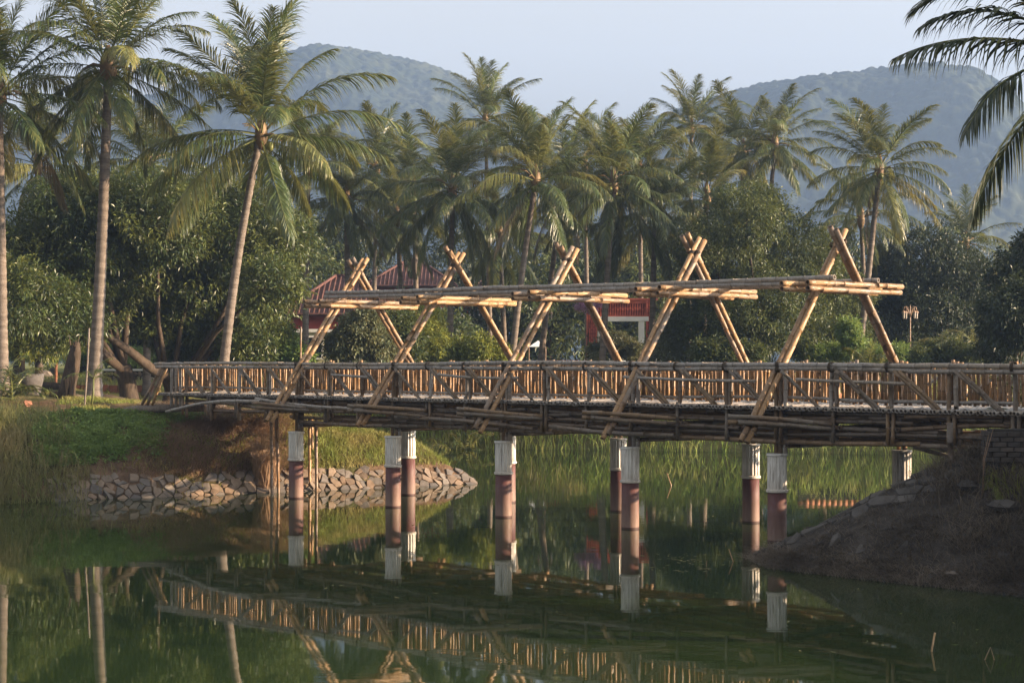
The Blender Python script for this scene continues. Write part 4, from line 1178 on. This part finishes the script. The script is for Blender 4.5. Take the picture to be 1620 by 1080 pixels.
tx = at(850, 575, 98); tz = ground_z(tx[0], 98)
tent = thing('tent', (tx[0], 98, tz), 'small white pointed tent left of the red gate', 'tent')
MB().add([(tx[0] - 0.5, 97.5, tz + 1.55), (tx[0] + 0.5, 97.5, tz + 1.55), (tx[0] + 0.5, 98.5, tz + 1.55), (tx[0] - 0.5, 98.5, tz + 1.55), (tx[0] + 0.05, 98, tz + 1.92)],
         [(0, 1, 4), (1, 2, 4), (2, 3, 4), (3, 0, 4), (3, 2, 1, 0)]).build('canopy', M['tent'], tent)
for sx in (-0.48, 0.48):
    for sy in (-0.45, 0.45): MB().tube((tx[0] + sx, 98 + sy, tz), (tx[0] + sx, 98 + sy, tz + 1.56), 0.025).build('pole', M['metal'], tent)

def lamp(label, u, D, v_top, arms=4):
    x = (u - 810) * D / F; z = ground_z(x, D); zt = EYE + (HOR - v_top) * D / F
    root = thing('lamp_post', (x, D, z - 0.03), label, 'lamp post', 'lamp posts behind the bridge')
    c = np.array([x, D, 0.0])
    MB().rings([c + (0, 0, z - 0.03), c + (0, 0, z + 0.25), c + (0, 0, z + 0.3), c + (0, 0, z + 0.9), c + (0, 0, z + 0.95), c + (0, 0, zt - 0.1), c + (0, 0, zt)],
               [0.08, 0.075, 0.045, 0.036, 0.03, 0.024, 0.01], 10).build('pole', M['metal'], root, True)
    for k in range(arms):
        a = math.radians(20) + 2 * math.pi * k / arms
        d = np.array([math.cos(a), math.sin(a), 0])
        pts = [c + (0, 0, zt - 0.55), c + d * 0.12 + (0, 0, zt - 0.25), c + d * 0.2 + (0, 0, zt - 0.08), c + d * 0.29 + (0, 0, zt - 0.1), c + d * 0.33 + (0, 0, zt - 0.28)]
        MB().rings(pts, [0.02] * 5, 6).build('arm', M['metal'], root, True)
        q = c + d * 0.33 + (0, 0, zt - 0.28)
        ln = MB().rings([q - (0, 0, 0.06), q - (0, 0, 0.3), q - (0, 0, 0.34)], [0.06, 0.045, 0.018], 6).build('lantern', M['lamp_glass'], root)
        new_ob('cap', MB().rings([q + (0, 0, 0.03), q - (0, 0, 0.03), q - (0, 0, 0.065)], [0.02, 0.08, 0.1], 6).mesh('cap', M['metal'], False, root.location), ln)
lamp('tall lamp post with four curled lantern arms in front of the dark right tree', 1440, 74, 482)
lamp('lamp post with lanterns left of the third crossed frame near the white tent', 862, 82, 485)
lamp('lamp post with lanterns inside the second crossed frame by the yellow green bush', 661, 80, 484)

def pole_thing(name, label, cat, u, D, v0, v1, r, mat, lean=0.0, group=None):
    a = at(u, v0, D); a[2] = ground_z(a[0], D) - 0.1; b_ = at(u + lean, v1, D)
    root = MB().bamboo(a, b_, r, 7, 0.5, 0.01)
    o = new_ob(name, root.mesh(name, M[mat], True, a), None, a)
    return tag(o, label, cat, group)
pole_thing('bamboo_pole', 'thin upright bamboo pole in front of the cream house wall', 'pole', 475, 64, 575, 517, 0.035, 'bamboo', 1)
pole_thing('stick', 'crooked upright stick supporting the sapling beside the left bank palm', 'stick', 133, 51.5, 640, 519, 0.03, 'wood_grey', 8)
pole_thing('garden_post', 'short pink round post on the red earth under the mango trees', 'post', 88.5, 72, 600, 549, 0.06, 'clay', 0)
# ------------------------------------------------------------------ things on the left bank
def ledge_at(u, v, D): 
    p = at(u, v, D); p[2] = ground_z(p[0], D); return p
# stump with torn bark
c = ledge_at(108, 620, 56)
st = thing('tree_stump', c - (0, 0, 0.1), 'dark torn tree stump left of the left bank palm', 'stump')
MB().rings([c + (-0.1, 0, -0.1), c + (-0.02, 0, 0.35), c + (0.12, 0, 0.95), c + (0.22, 0, 1.5), c + (0.28, 0.02, 1.85)], [0.34, 0.26, 0.25, 0.2, 0.1], 11).build('trunk', M['bark'], st, True)
sp = MB()
for k in range(9):
    a = R.uniform(0, 6.28); q = c + np.array([0.24 + 0.13 * math.cos(a), 0.13 * math.sin(a), 1.5])
    sp.rings([q, q + (R.normal(0, 0.05), R.normal(0, 0.05), R.uniform(0.2, 0.6))], [0.05, 0.006], 4)
sp.build('splinters', M['bark'], st)
bk = MB()
for k in range(14):
    q = c + np.array([0.18 + R.normal(0, 0.1), -0.28 + R.normal(0, 0.05), R.uniform(0.5, 0.8)])
    bk.rings([q, q + (R.normal(0, 0.06), -0.06, -R.uniform(0.35, 0.75))], [0.035, 0.008], 4)
bk.build('loose_bark', M['grass_dry'], st)
# logs lying on the red earth
def log(label, u0, v0, u1, v1, D, r, mat='bark'):
    a, b_ = ledge_at(u0, v0, D), ledge_at(u1, v1, D + 0.3)
    a[2] += r * 0.8; b_[2] += r * 0.8
    o = new_ob('log', MB().rings([a, a * 0.6 + b_ * 0.4 + (0, 0, 0.03), b_], [r, r * 1.05, r * 0.85], 9).mesh('log', M[mat], True, a), None, a)
    tag(o, label, 'log', 'logs lying on the left bank')
log('dark log lying behind the left bank palm towards the mango trunk', 150, 625, 206, 625, 57, 0.13)
log('short dark log lying left of the left bank palm base', 78, 628, 138, 626, 56.5, 0.1)
log('long dark log lying below the pink post in front of the hedge', 62, 592, 112, 592, 70, 0.16)
# concrete slab at the bridge end
q = B(-6.9, 0.1, 0); q[2] = ground_z(q[0], q[1])
sb = MB().rings([q + (-0.8, -0.5, 0.16), q + (-0.5, -0.45, 0.2), q + (0.3, -0.35, 0.24), q + (1.6, -0.5, 0.26)], [0.07, 0.11, 0.12, 0.11], 9)
tag(new_ob('log', sb.mesh('log', M['wood_grey'], True, q), None, q), 'thick grey log lying as a sill under the left end of the bridge', 'log', 'logs lying on the left bank')
# round grey planter and rocks
c = ledge_at(46, 615, 57)
pl = thing('planter', c - (0, 0, 0.05), 'grey round planter half hidden by the young feather palm at left', 'planter')
MB().rings([c + (0, 0, -0.1), c + (0, 0, 0.5), c + (0, 0, 0.72), c + (0, 0, 0.72), c + (0, 0, 0.6)], [0.34, 0.46, 0.5, 0.43, 0.42], 18).build('pot', M['stone_dark'], pl, True)
MB().rings([c + (0, 0, 0.55), c + (0, 0, 0.62)], [0.44, 0.4], 14).build('soil', M['mortar'], pl, True)
def rock_mesh(name, r, seed, mat, flat=0.6, n=7):
    rr = np.random.default_rng(seed); mb = MB(); vs = []
    for j in range(1, 4):
        for k in range(n):
            ph = math.pi * j / 4; th = 2 * math.pi * (k + 0.3 * j) / n; q = r * rr.uniform(0.78, 1.12)
            vs.append((q * math.sin(ph) * math.cos(th), q * math.sin(ph) * math.sin(th), q * math.cos(ph) * flat))
    vs += [(0, 0, r * flat), (0, 0, -r * flat)]
    fs_ = [(j * n + k, (j + 1) * n + k, (j + 1) * n + (k + 1) % n, j * n + (k + 1) % n) for j in range(2) for k in range(n)]
    fs_ += [(3 * n, k, (k + 1) % n) for k in range(n)] + [(2 * n + k, 3 * n + 1, 2 * n + (k + 1) % n) for k in range(n)]
    return mb.add(vs, fs_).mesh(name, M[mat])
def rock(label, u, v, D, r, mat='stone', flat=0.65, group='loose rocks on the banks'):
    p = ledge_at(u, v, D)
    o = new_ob('rock', rock_mesh('rock', r, int(u * 7 + v), mat, flat), None, p + (0, 0, r * 0.25), (0, 0, R.uniform(0, 6)))
    return tag(o, label, 'rock', group)
rock('pale boulder on the grass under the mango trees left of the pink post', 71, 570, 84, 0.42, 'stone_grey')
rock('reddish rock half buried at the edge of the green ground cover at left', 40, 632, 51.2, 0.22, 'brick', 0.6)
rock('pale standing stone behind the pink post', 84, 566, 86, 0.3, 'stone_grey', 1.2)
rock('rounded grey rock lying below the dark brick block on the right bank', 1592, 712, 28.6, 0.30, 'stone_dark', 0.4)
rock('small grey rock beside the post at the crest of the right bank', 1532, 735, 29.6, 0.2, 'stone_dark', 0.6)
rock('pale flat three cornered stone at the waterline of the right bank', 1505, 912, 27.5, 0.13, 'stone_grey', 0.35)
# low stone wall beyond the red earth
x0, x1 = (148 - 810) * 80 / F, (248 - 810) * 80 / F
zw = ground_z((x0 + x1) / 2, 80)
sw = thing('stone_wall', ((x0 + x1) / 2, 80, zw - 0.1), 'low rubble stone wall with a pale coping behind the left bank palm', 'wall')
MB().box(((x0 + x1) / 2, 80, zw + 0.18), (x1 - x0, 0.3, 0.55)).build('core', M['mortar'], sw)
MB().box(((x0 + x1) / 2, 80, zw + 0.49), (x1 - x0 + 0.1, 0.4, 0.09)).build('coping', M['white'], sw)
rms = [rock_mesh('stone', 0.16, 300 + i, 'stone', 0.7) for i in range(4)]
for k in range(13):
    for j in range(2):
        o = new_ob('stone', rms[(k + j) % 4], sw, np.array([x0 + (k + 0.5 + 0.4 * j) * (x1 - x0) / 13.3, 79.86, zw + 0.07 + j * 0.24]) - np.array(sw.location), (R.uniform(0, 3), R.uniform(0, 3), R.uniform(0, 3)), (1.0, 0.6, 0.85))
# red earth kerb in front of it
x2 = (70 - 810) * 72 / F; x3 = (245 - 810) * 72 / F; zk = ground_z((x2 + x3) / 2, 72)
kb = thing('brick_kerb', ((x2 + x3) / 2, 72, zk), 'low red brick kerb on the earth under the mango trees', 'kerb')
bm_ = MB().box((0, 0, 0), (0.34, 0.2, 0.3)).mesh('brick', M['brick'])
nk = int((x3 - x2) / 0.36)
for k in range(nk):
    new_ob('brick', bm_, kb, (x2 + (k + 0.5) * (x3 - x2) / nk - kb.location[0], R.normal(0, 0.01), 0.1 + R.normal(0, 0.01)), (0, 0, R.normal(0, 0.02)))
# terracotta edging at the right behind the bridge
x2, x3 = (1262 - 810) * 70 / F, (1402 - 810) * 70 / F; zk = ground_z((x2 + x3) / 2, 70)
te = thing('brick_edging', ((x2 + x3) / 2, 70, zk), 'brown terracotta edging with round topped tiles along the lone palm foot', 'edging')
tm_ = MB().rings([(-0.1, 0, 0), (0.1, 0, 0)], [0.16, 0.16], 10).mesh('tile', M['clay'], True)
MB().box(((x2 + x3) / 2, 70, zk + 0.25), (x3 - x2, 0.24, 0.5)).build('base', M['brick_dark'], te)
nk = int((x3 - x2) / 0.215)
for k in range(nk):
    new_ob('tile', tm_, te, (x2 + (k + 0.5) * (x3 - x2) / nk - te.location[0], R.normal(0, 0.01), 0.55 + R.normal(0, 0.012)), (R.uniform(0, 1), R.normal(0, 0.03), R.normal(0, 0.05)))
# rubble line behind the bridge left of the gate
for k in range(7):
    u = (826, 836, 845, 853, 862, 871, 880)[k]
    rock(('leftmost', 'second', 'third', 'fourth', 'fifth', 'sixth', 'rightmost')[k] + ' pale rubble stone of the low line left of the red gate', u, 571, 80, 0.2 + 0.05 * (k % 3), 'stone_grey', 0.7, 'pale rubble stones in a line left of the gate')
# dark brick block on the right bank
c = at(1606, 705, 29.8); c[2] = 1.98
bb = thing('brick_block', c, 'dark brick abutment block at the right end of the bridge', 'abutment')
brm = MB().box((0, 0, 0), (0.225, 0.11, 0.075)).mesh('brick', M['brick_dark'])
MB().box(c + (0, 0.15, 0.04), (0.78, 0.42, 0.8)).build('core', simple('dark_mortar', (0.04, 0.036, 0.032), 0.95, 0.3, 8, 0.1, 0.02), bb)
for row in range(6):
    for k in range(4):
        new_ob('brick', brm, bb, (-0.36 + k * 0.24 + (0.12 if row % 2 else 0) - 0.06, -0.08 + R.normal(0, 0.006), -0.08 + row * 0.088), (0, 0, R.normal(0, 0.03)))
    for k in range(3):
        new_ob('brick', brm, bb, (-0.42 + R.normal(0, 0.006), 0.06 + k * 0.13, -0.08 + row * 0.088), (0, 0, math.pi / 2))

# ------------------------------------------------------------------ stone revetments
def poly_at(P, s):
    seg = np.linalg.norm(np.diff(P, axis=0), axis=1); cs = np.concatenate([[0], np.cumsum(seg)])
    s = min(max(s, 0), cs[-1] - 1e-6); i = int(np.searchsorted(cs, s, 'right') - 1); f = (s - cs[i]) / seg[i]
    d = (P[i + 1] - P[i]) / seg[i]
    return P[i] * (1 - f) + P[i + 1] * f, np.array([-d[1], d[0]]), cs[-1]
def clip_poly(P, m, nrm):
    out = []
    for i in range(len(P)):
        a, b = P[i], P[(i + 1) % len(P)]
        da, db = (a - m) @ nrm, (b - m) @ nrm
        if da <= 0: out.append(a)
        if da * db < 0: out.append(a + (b - a) * (da / (da - db)))
    return out
def revetment(P, w0, w1, du, dv, mats, seed, lift=0.05, prob=1.0, zmin=-0.12, ragged=0.5, gap=0.013):
    """irregular fitted stones over a strip along the polyline P, between offsets w0 and w1 inland of it"""
    rr = np.random.default_rng(seed)
    L = poly_at(P, 0)[2]
    seeds = [np.array([(c + 0.5 + (0.5 if r_ % 2 else 0) + rr.uniform(-0.42, 0.42)) * du, w0 + (r_ + 0.5 + rr.uniform(-0.42, 0.42)) * dv])
             for r_ in range(-2, int((w1 - w0) / dv) + 4) for c in range(-1, int(L / du) + 1)]
    S = np.array([q for q in seeds if rr.random() > 0.1])
    root = tag(bpy.data.objects.new('stone_embankment', None), kind='structure')
    p, n_, _ = poly_at(P, L / 2); root.location = (p[0], p[1], 0); link(root)
    org = np.array(root.location)
    def place(s, w):
        p, nn, _ = poly_at(P, s)
        q = p + nn * w
        z = max(ground_z(q[0], q[1]), zmin)
        return np.array([q[0], q[1], z])
    for c in S:
        if not (0 < c[0] < L - 0.05 and w0 <= c[1] <= w1): continue
        if rr.random() > prob: continue
        if c[1] > w1 - dv * 1.2 and rr.random() < ragged: continue
        poly = [c + np.array(o) for o in ((-du, -dv * 1.2), (du, -dv * 1.2), (du, dv * 1.2), (-du, dv * 1.2))]
        for o in S:
            dlt = o - c
            if 1e-6 < abs(dlt[0]) + abs(dlt[1]) and abs(dlt[0]) < 2.2 * du and abs(dlt[1]) < 2.2 * dv:
                poly = clip_poly(poly, (o + c) / 2, dlt)
                if len(poly) < 3: break
        if len(poly) < 3: continue
        poly = [q for i, q in enumerate(poly) if np.linalg.norm(q - poly[i - 1]) > 0.03]
        k = len(poly)
        if k < 3: continue
        m = np.mean(poly, 0)
        cen = place(*m)
        e1 = place(m[0] + 0.15, m[1]) - place(m[0] - 0.15, m[1]); e2 = place(m[0], m[1] + 0.12) - place(m[0], m[1] - 0.12)
        nrm = np.cross(e1, e2); nrm /= np.linalg.norm(nrm) + 1e-9
        if nrm[2] < 0: nrm = -nrm
        tilt = rr.normal(0, 0.14, 2); lf = lift * rr.uniform(0.5, 1.7)
        bot, mid, top = [], [], []
        for q in poly:
            r_ = np.linalg.norm(q - m)
            e = m + (q - m) * max(0.55, 1 - gap * rr.uniform(0.6, 1.6) / max(r_, 0.05))
            g = place(e[0], e[1])
            off_ = nrm * (lf + (e[0] - m[0]) * tilt[0] + (e[1] - m[1]) * tilt[1])
            bot.append(g - nrm * 0.12); mid.append(g + off_ * 0.6); top.append(cen + (g - cen) * 0.92 + off_ * 1.1)
        vs = bot + mid + top + [cen + nrm * lf * 1.2]
        fs_ = [(i, (i + 1) % k, k + (i + 1) % k, k + i) for i in range(k)] + [(k + i, k + (i + 1) % k, 2 * k + (i + 1) % k, 2 * k + i) for i in range(k)] + [(2 * k + i, 2 * k + (i + 1) % k, 3 * k) for i in range(k)]
        new_ob('stone', MB().add(vs, fs_).mesh('stone', M[mats[int(rr.integers(len(mats)))]], False, org), root)
    return root
PL = np.array([(-11.9, 44.15), (-11.2, 44.6), (-9.2, 45.6), (-6.8, 47.0), (-3.6, 48.9), (-2.0, 49.8), (-0.95, 50.5)])
revetment(PL, -0.12, 0.60, 0.40, 0.11, ('stone', 'stone', 'stone_grey'), 5, 0.035)
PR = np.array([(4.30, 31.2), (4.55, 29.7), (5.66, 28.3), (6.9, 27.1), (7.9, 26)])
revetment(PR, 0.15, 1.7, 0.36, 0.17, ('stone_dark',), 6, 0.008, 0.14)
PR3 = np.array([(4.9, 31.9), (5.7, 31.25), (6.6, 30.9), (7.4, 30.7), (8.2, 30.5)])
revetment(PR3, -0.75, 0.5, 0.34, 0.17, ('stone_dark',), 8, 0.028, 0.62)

# ------------------------------------------------------------------ grasses (nobody could count them)
def blades(name, mat, X, Y, h, w, lean, seed, curl=0.5, attr_shift=0.0, flop=0.0, base_off=-0.02):
    r = np.random.default_rng(seed); n = len(X)
    Z = height(X, Y) + base_off
    a = r.uniform(0, 2 * math.pi, n); d = np.stack([np.cos(a), np.sin(a), np.zeros(n)], 1)
    sd = np.stack([-np.sin(a + r.normal(0, 0.6, n)), np.cos(a), np.zeros(n)], 1)
    hh = h * r.uniform(0.45, 1.15, n); ln = lean * r.uniform(0.2, 1.4, n) * hh
    p0 = np.stack([X, Y, Z], 1)
    p1 = p0 + d * (ln * 0.35)[:, None] + np.array([0, 0, 1.0]) * (hh * 0.6 * (1 - flop * 0.4))[:, None]
    p2 = p0 + d * (ln * (1 + curl * r.random(n)))[:, None] + np.array([0, 0, 1.0]) * (hh * (1 - flop * r.random(n)))[:, None]
    ww = (w * r.uniform(0.7, 1.3, n) * 0.5)[:, None]
    V = np.stack([p0 - sd * ww, p0 + sd * ww, p1 - sd * ww * 0.8, p1 + sd * ww * 0.8, p2], 1).reshape(-1, 3)
    b = np.arange(n) * 5
    q = np.stack([b, b + 1, b + 3, b + 2], 1); t = np.stack([b + 2, b + 3, b + 4], 1)
    tint = np.repeat(np.clip(r.random(n) + attr_shift, 0, 1), 5)
    me = np_mesh(name, V, [q, t], M[mat], None, False, {'tint': tint})
    return tag(new_ob(name, me), kind='stuff')

def scatter(n, x0, x1, y0, y1, cond, seed):
    r = np.random.default_rng(seed); X = r.uniform(x0, x1, n * 6); Y = r.uniform(y0, y1, n * 6)
    d = shore_dist(X, Y); k = cond(X, Y, d)
    k = k > r.random(len(X)) if k.dtype != bool else k
    return X[k][:n], Y[k][:n]
def U(X, Y): return 810 + X * F / Y
def ss(a, b, x): 
    t = np.clip((x - a) / (b - a), 0, 1); return t * t * (3 - 2 * t)

# tall pale grass in the left corner
X, Y = scatter(9000, -18, -9.5, 42, 52, lambda X, Y, d: ((d > -0.25) & (d < 5.0)) * ss(150, 60, U(X, Y) + d * 6) * (0.25 + 0.75 * ss(-0.5, 0.5, vnoise(X, Y, 0.6, 31))), 1)
blades('grass', 'grass_tall', X, Y, 0.66, 0.018, 0.6, 1, 0.9)
X, Y = scatter(1300, -12.5, -1.0, 44, 51, lambda X, Y, d: ((d > 0.0) & (d < 0.8)) * ss(0.0, 0.7, vnoise(X, Y, 0.5, 41)), 16)
blades('grass', 'grass', X, Y, 0.16, 0.016, 1.0, 16)
X, Y = scatter(2600, -18, -10.6, 42, 50, lambda X, Y, d: ((d > -0.4) & (d < 1.2)) * ss(190, 60, U(X, Y)), 14)
blades('grass', 'grass_tall', X, Y, 0.42, 0.014, 0.9, 14, 0.9, 0.1)
# bright ground cover on the left bank top: small leaves
X, Y = scatter(5200, -14.5, -8.0, 45, 52, lambda X, Y, d: ((d > 1.0) & (d < 4.6)) * ss(40, 85, U(X, Y)) * ss(285, 200, U(X, Y) + 30 * vnoise(X, Y, 0.9, 5) - 22 * (d - 2)) * (0.12 + 0.88 * (vnoise(X, Y, 0.7, 25) > -0.3)), 2)
r_ = np.random.default_rng(77); bl = []
V_, Fc_, t_ = leaf_cloud([((0, 0, 0), 0.01)], len(X), 10, 0.085, 0.6, 0.11, 78, 0.2, 0.5)
cc = np.stack([X, Y, height(X, Y) + 0.02 + 0.16 * np.maximum(0, vnoise(X, Y, 0.5, 9)) + 0.05], 1)
V_ = V_ + np.repeat(cc, 40, 0); V_[:, 2] = np.maximum(V_[:, 2], np.repeat(cc[:, 2] - 0.06, 40))
tag(new_ob('ground_cover', np_mesh('ground_cover', V_, [Fc_], M['ground_leaf'], None, False, {'tint': t_})), kind='stuff')
# dry brown tangle on the slope below the bridge end
X, Y = scatter(32000, -12.5, -5.0, 44.5, 53, lambda X, Y, d: ((d > 0.5) & (d < 6)) * ss(190, 250, U(X, Y)) * ss(520, 440, U(X, Y)) * (0.35 + 0.65 * (vnoise(X, Y, 0.9, 6) > -0.35)), 3)
blades('grass', 'grass_dry', X, Y, 0.27, 0.014, 1.4, 3, 1.0, 0.0, 0.5)
X, Y = scatter(1800, -12.5, -5.0, 44.5, 52, lambda X, Y, d: ((d > 0.7) & (d < 5)) * ss(170, 240, U(X, Y)) * ss(520, 400, U(X, Y)) * (vnoise(X, Y, 1.0, 8) > 0.1) * 1.0, 33)
blades('grass', 'grass', X, Y, 0.2, 0.02, 0.8, 33)
# green grass of the spit under the bridge
X, Y = scatter(20000, -7.5, -0.9, 46.5, 58, lambda X, Y, d: ((d > 0.62)) * ss(415, 500, U(X, Y)) * 1.0, 4)
blades('grass', 'grass', X, Y, 0.20, 0.017, 0.8, 4)
# brown upright tuft by the support poles
X, Y = scatter(500, -7.25, -6.5, 46.9, 47.7, lambda X, Y, d: (d > 0.02) & (np.hypot(X + 6.85, Y - 47.35) < 0.34), 5)
blades('grass', 'grass_dry', X, Y, 1.15, 0.02, 0.28, 5, 0.6, 0.15)
# reeds along the far shore
X, Y = scatter(11000, -9, 21, 54, 78, lambda X, Y, d: ((Y > 58) & (d > -0.5) & (d < 6)) * (0.45 + 0.55 * ss(-0.6, 0.3, vnoise(X, Y, 1.4, 7))), 6)
blades('reeds', 'reed', X, Y, 0.75, 0.035, 0.5, 6, 0.6)
X, Y = scatter(1500, -9, 3, 68, 76, lambda X, Y, d: ((d > 0.0) & (d < 4)), 61)
blades('reeds', 'grass_tall', X, Y, 1.25, 0.03, 0.5, 61, 0.6)
# dead grass over the right mound
X, Y = scatter(40000, 4.2, 11, 25.2, 35, lambda X, Y, d: ((d > 0.05) & (d < 6)) * (0.25 + 0.75 * ss(-0.3, 0.4, vnoise(X, Y, 0.8, 12))) * (1 - 0.85 * ((Y > 30.2) & (Y < 32.2) & (X > 5.0) & (X < 8.0))), 7)
blades('grass', 'grass_dead', X, Y, 0.16, 0.011, 1.7, 7, 1.0, 0.0, 0.5)
X, Y = scatter(9000, 6.6, 11, 25.6, 32, lambda X, Y, d: ((d > 0.35) & (d < 6)) * ss(1430, 1540, U(X, Y)) * (0.15 + 0.85 * (vnoise(X, Y, 0.55, 21) > 0.0)), 8)
blades('grass', 'grass_dead', X, Y, 0.5, 0.012, 1.3, 8, 1.0, 0.0, 0.6)
X, Y = scatter(4000, 4.2, 9, 25.8, 31.6, lambda X, Y, d: (d > -0.03) & (d < 0.55), 9)
blades('grass', 'grass_dead', X, Y, 0.17, 0.013, 1.5, 9, 1.0, 0.5, 0.5)
# short turf of the ground beyond the far shore and the left bank top
X, Y = scatter(16000, -24, 28, 60, 92, lambda X, Y, d: d > 4.5, 10)
blades('grass', 'grass', X, Y, 0.22, 0.03, 0.8, 10)
X, Y = scatter(3500, -14, -7, 50, 58, lambda X, Y, d: (d > 3.8) & (vnoise(X, Y, 1.2, 15) > 0.15), 11)
blades('grass', 'grass', X, Y, 0.14, 0.02, 0.9, 11)
# weed sprigs on the right bank crest and arching dry stalks
X, Y = scatter(260, 8.1, 8.8, 28.6, 29.6, lambda X, Y, d: d > 0.5, 12)
blades('grass', 'grass', X, Y, 0.28, 0.02, 0.8, 12)
for k, (u0, v0, u1, v1, D_) in enumerate(((1553, 712, 1572, 676, 29.2), (1556, 712, 1564, 688, 29.3))):
    a, b_ = at(u0, v0, D_), at(u1, v1, D_); a[2] = ground_z(a[0], a[1])
    o = new_ob('dry_stalk', MB().rings([a, a * 0.5 + b_ * 0.5 + (-0.05, 0, 0.06), b_], [0.007, 0.008, 0.004], 6).mesh('dry_stalk', M['grass_dry'], True, a), None, a)
    tag(o, ('taller arching dry stalk beside the brick block at the right bridge end', 'shorter dry stalk beside the brick block at the right bridge end')[k], 'stalk')
# twigs standing in the water
def twig(label, pts, D, r=0.012):
    P = [at(u, v, D) for u, v in pts]
    a = P[0].copy()
    o = new_ob('twig', MB().rings(P, [r] * len(P), 6).mesh('twig', M['bamboo'], True, a), None, a)
    tag(o, label, 'twig', 'twigs standing in the pond')
Dw = 9720 / (1030 - 572.0)
twig('pale slanting twig standing in the pond in front of the right bank', [(1474, 1040), (1474, 1028), (1479, 1000)], Dw)
Dw = 9720 / (1043 - 572.0)
twig('bent reed stem folded over the pond surface at lower right', [(1558, 1052), (1558, 1043), (1567, 1023), (1573, 1043), (1573, 1050)], Dw, 0.007)
Dw = 9720 / (768 - 572.0)
twig('pale tilted stake in the far pond right of the fourth pile', [(1063, 775), (1062, 768), (1055, 748)], Dw, 0.018)
Dw = 9720 / (888 - 572.0)
twig('thin green weed sprig by the tip of the right bank', [(1160, 895), (1160, 888), (1153, 868)], Dw, 0.008)

# small leaves afloat on the pond
rf = np.random.default_rng(404)
lv, lf_, lt_ = [], [], []
for k in range(150):
    if k < 60: D_ = 9720 / (rf.uniform(875, 905) - 572); x = (rf.normal(1085, 35) - 810) * D_ / F
    elif k < 95: D_ = rf.uniform(42, 44.5); x = rf.uniform(-13.5, -9.5)
    else: D_ = rf.uniform(20, 40); x = rf.uniform(-0.28, 0.28) * D_
    if float(shore_dist([x], [D_])[0]) > -0.1: continue
    a = rf.uniform(0, 6.28); l = rf.uniform(0.03, 0.075); c_, s_ = math.cos(a), math.sin(a); w_ = l * 0.35
    b0 = len(lv)
    lv += [(x - c_ * l, D_ - s_ * l, 0.006), (x + s_ * w_, D_ - c_ * w_, 0.005), (x + c_ * l, D_ + s_ * l, 0.012), (x - s_ * w_, D_ + c_ * w_, 0.005)]
    lf_.append((b0, b0 + 1, b0 + 2, b0 + 3)); lt_ += [rf.random()] * 4
tag(new_ob('floating_leaves', np_mesh('floating_leaves', np.array(lv), [np.array(lf_)], M['grass_tall'], None, False, {'tint': lt_})), kind='stuff')

# trees on the right bank outside the picture, whose shade lies over the right mound
for i, (x, y, hgt) in enumerate(((15.0, 24.6, 5.2), (17.5, 27.0, 5.6), (19.0, 22.5, 6.4), (21.5, 25.5, 6.8), (18.5, 29.6, 5.4))):
    uu = 810 + x * F / y; D_ = y
    bl = [(uu + R.uniform(-1, 1) * 1.2 * F / y, HOR - (2.2 + hgt * f_ - EYE) * F / y, 1.7 * F / y) for f_ in (0.35, 0.5, 0.62, 0.78)]
    tree('tree', ('lowest shade tree on the right bank outside the picture', 'second shade tree on the right bank outside the picture, nearest the bridge but one', 'shade tree nearest the pond outlet on the right bank outside the picture', 'tallest shade tree on the right bank outside the picture', 'shade tree on the right bank outside the picture beside the bridge end')[i], 'tree', (uu, D_), bl, 420, 20, 0.28, 0.45, 0.5, 'broad_dark', 120 + i, 0.2, 1.8, 0, 'shade trees on the right bank', 0.8)
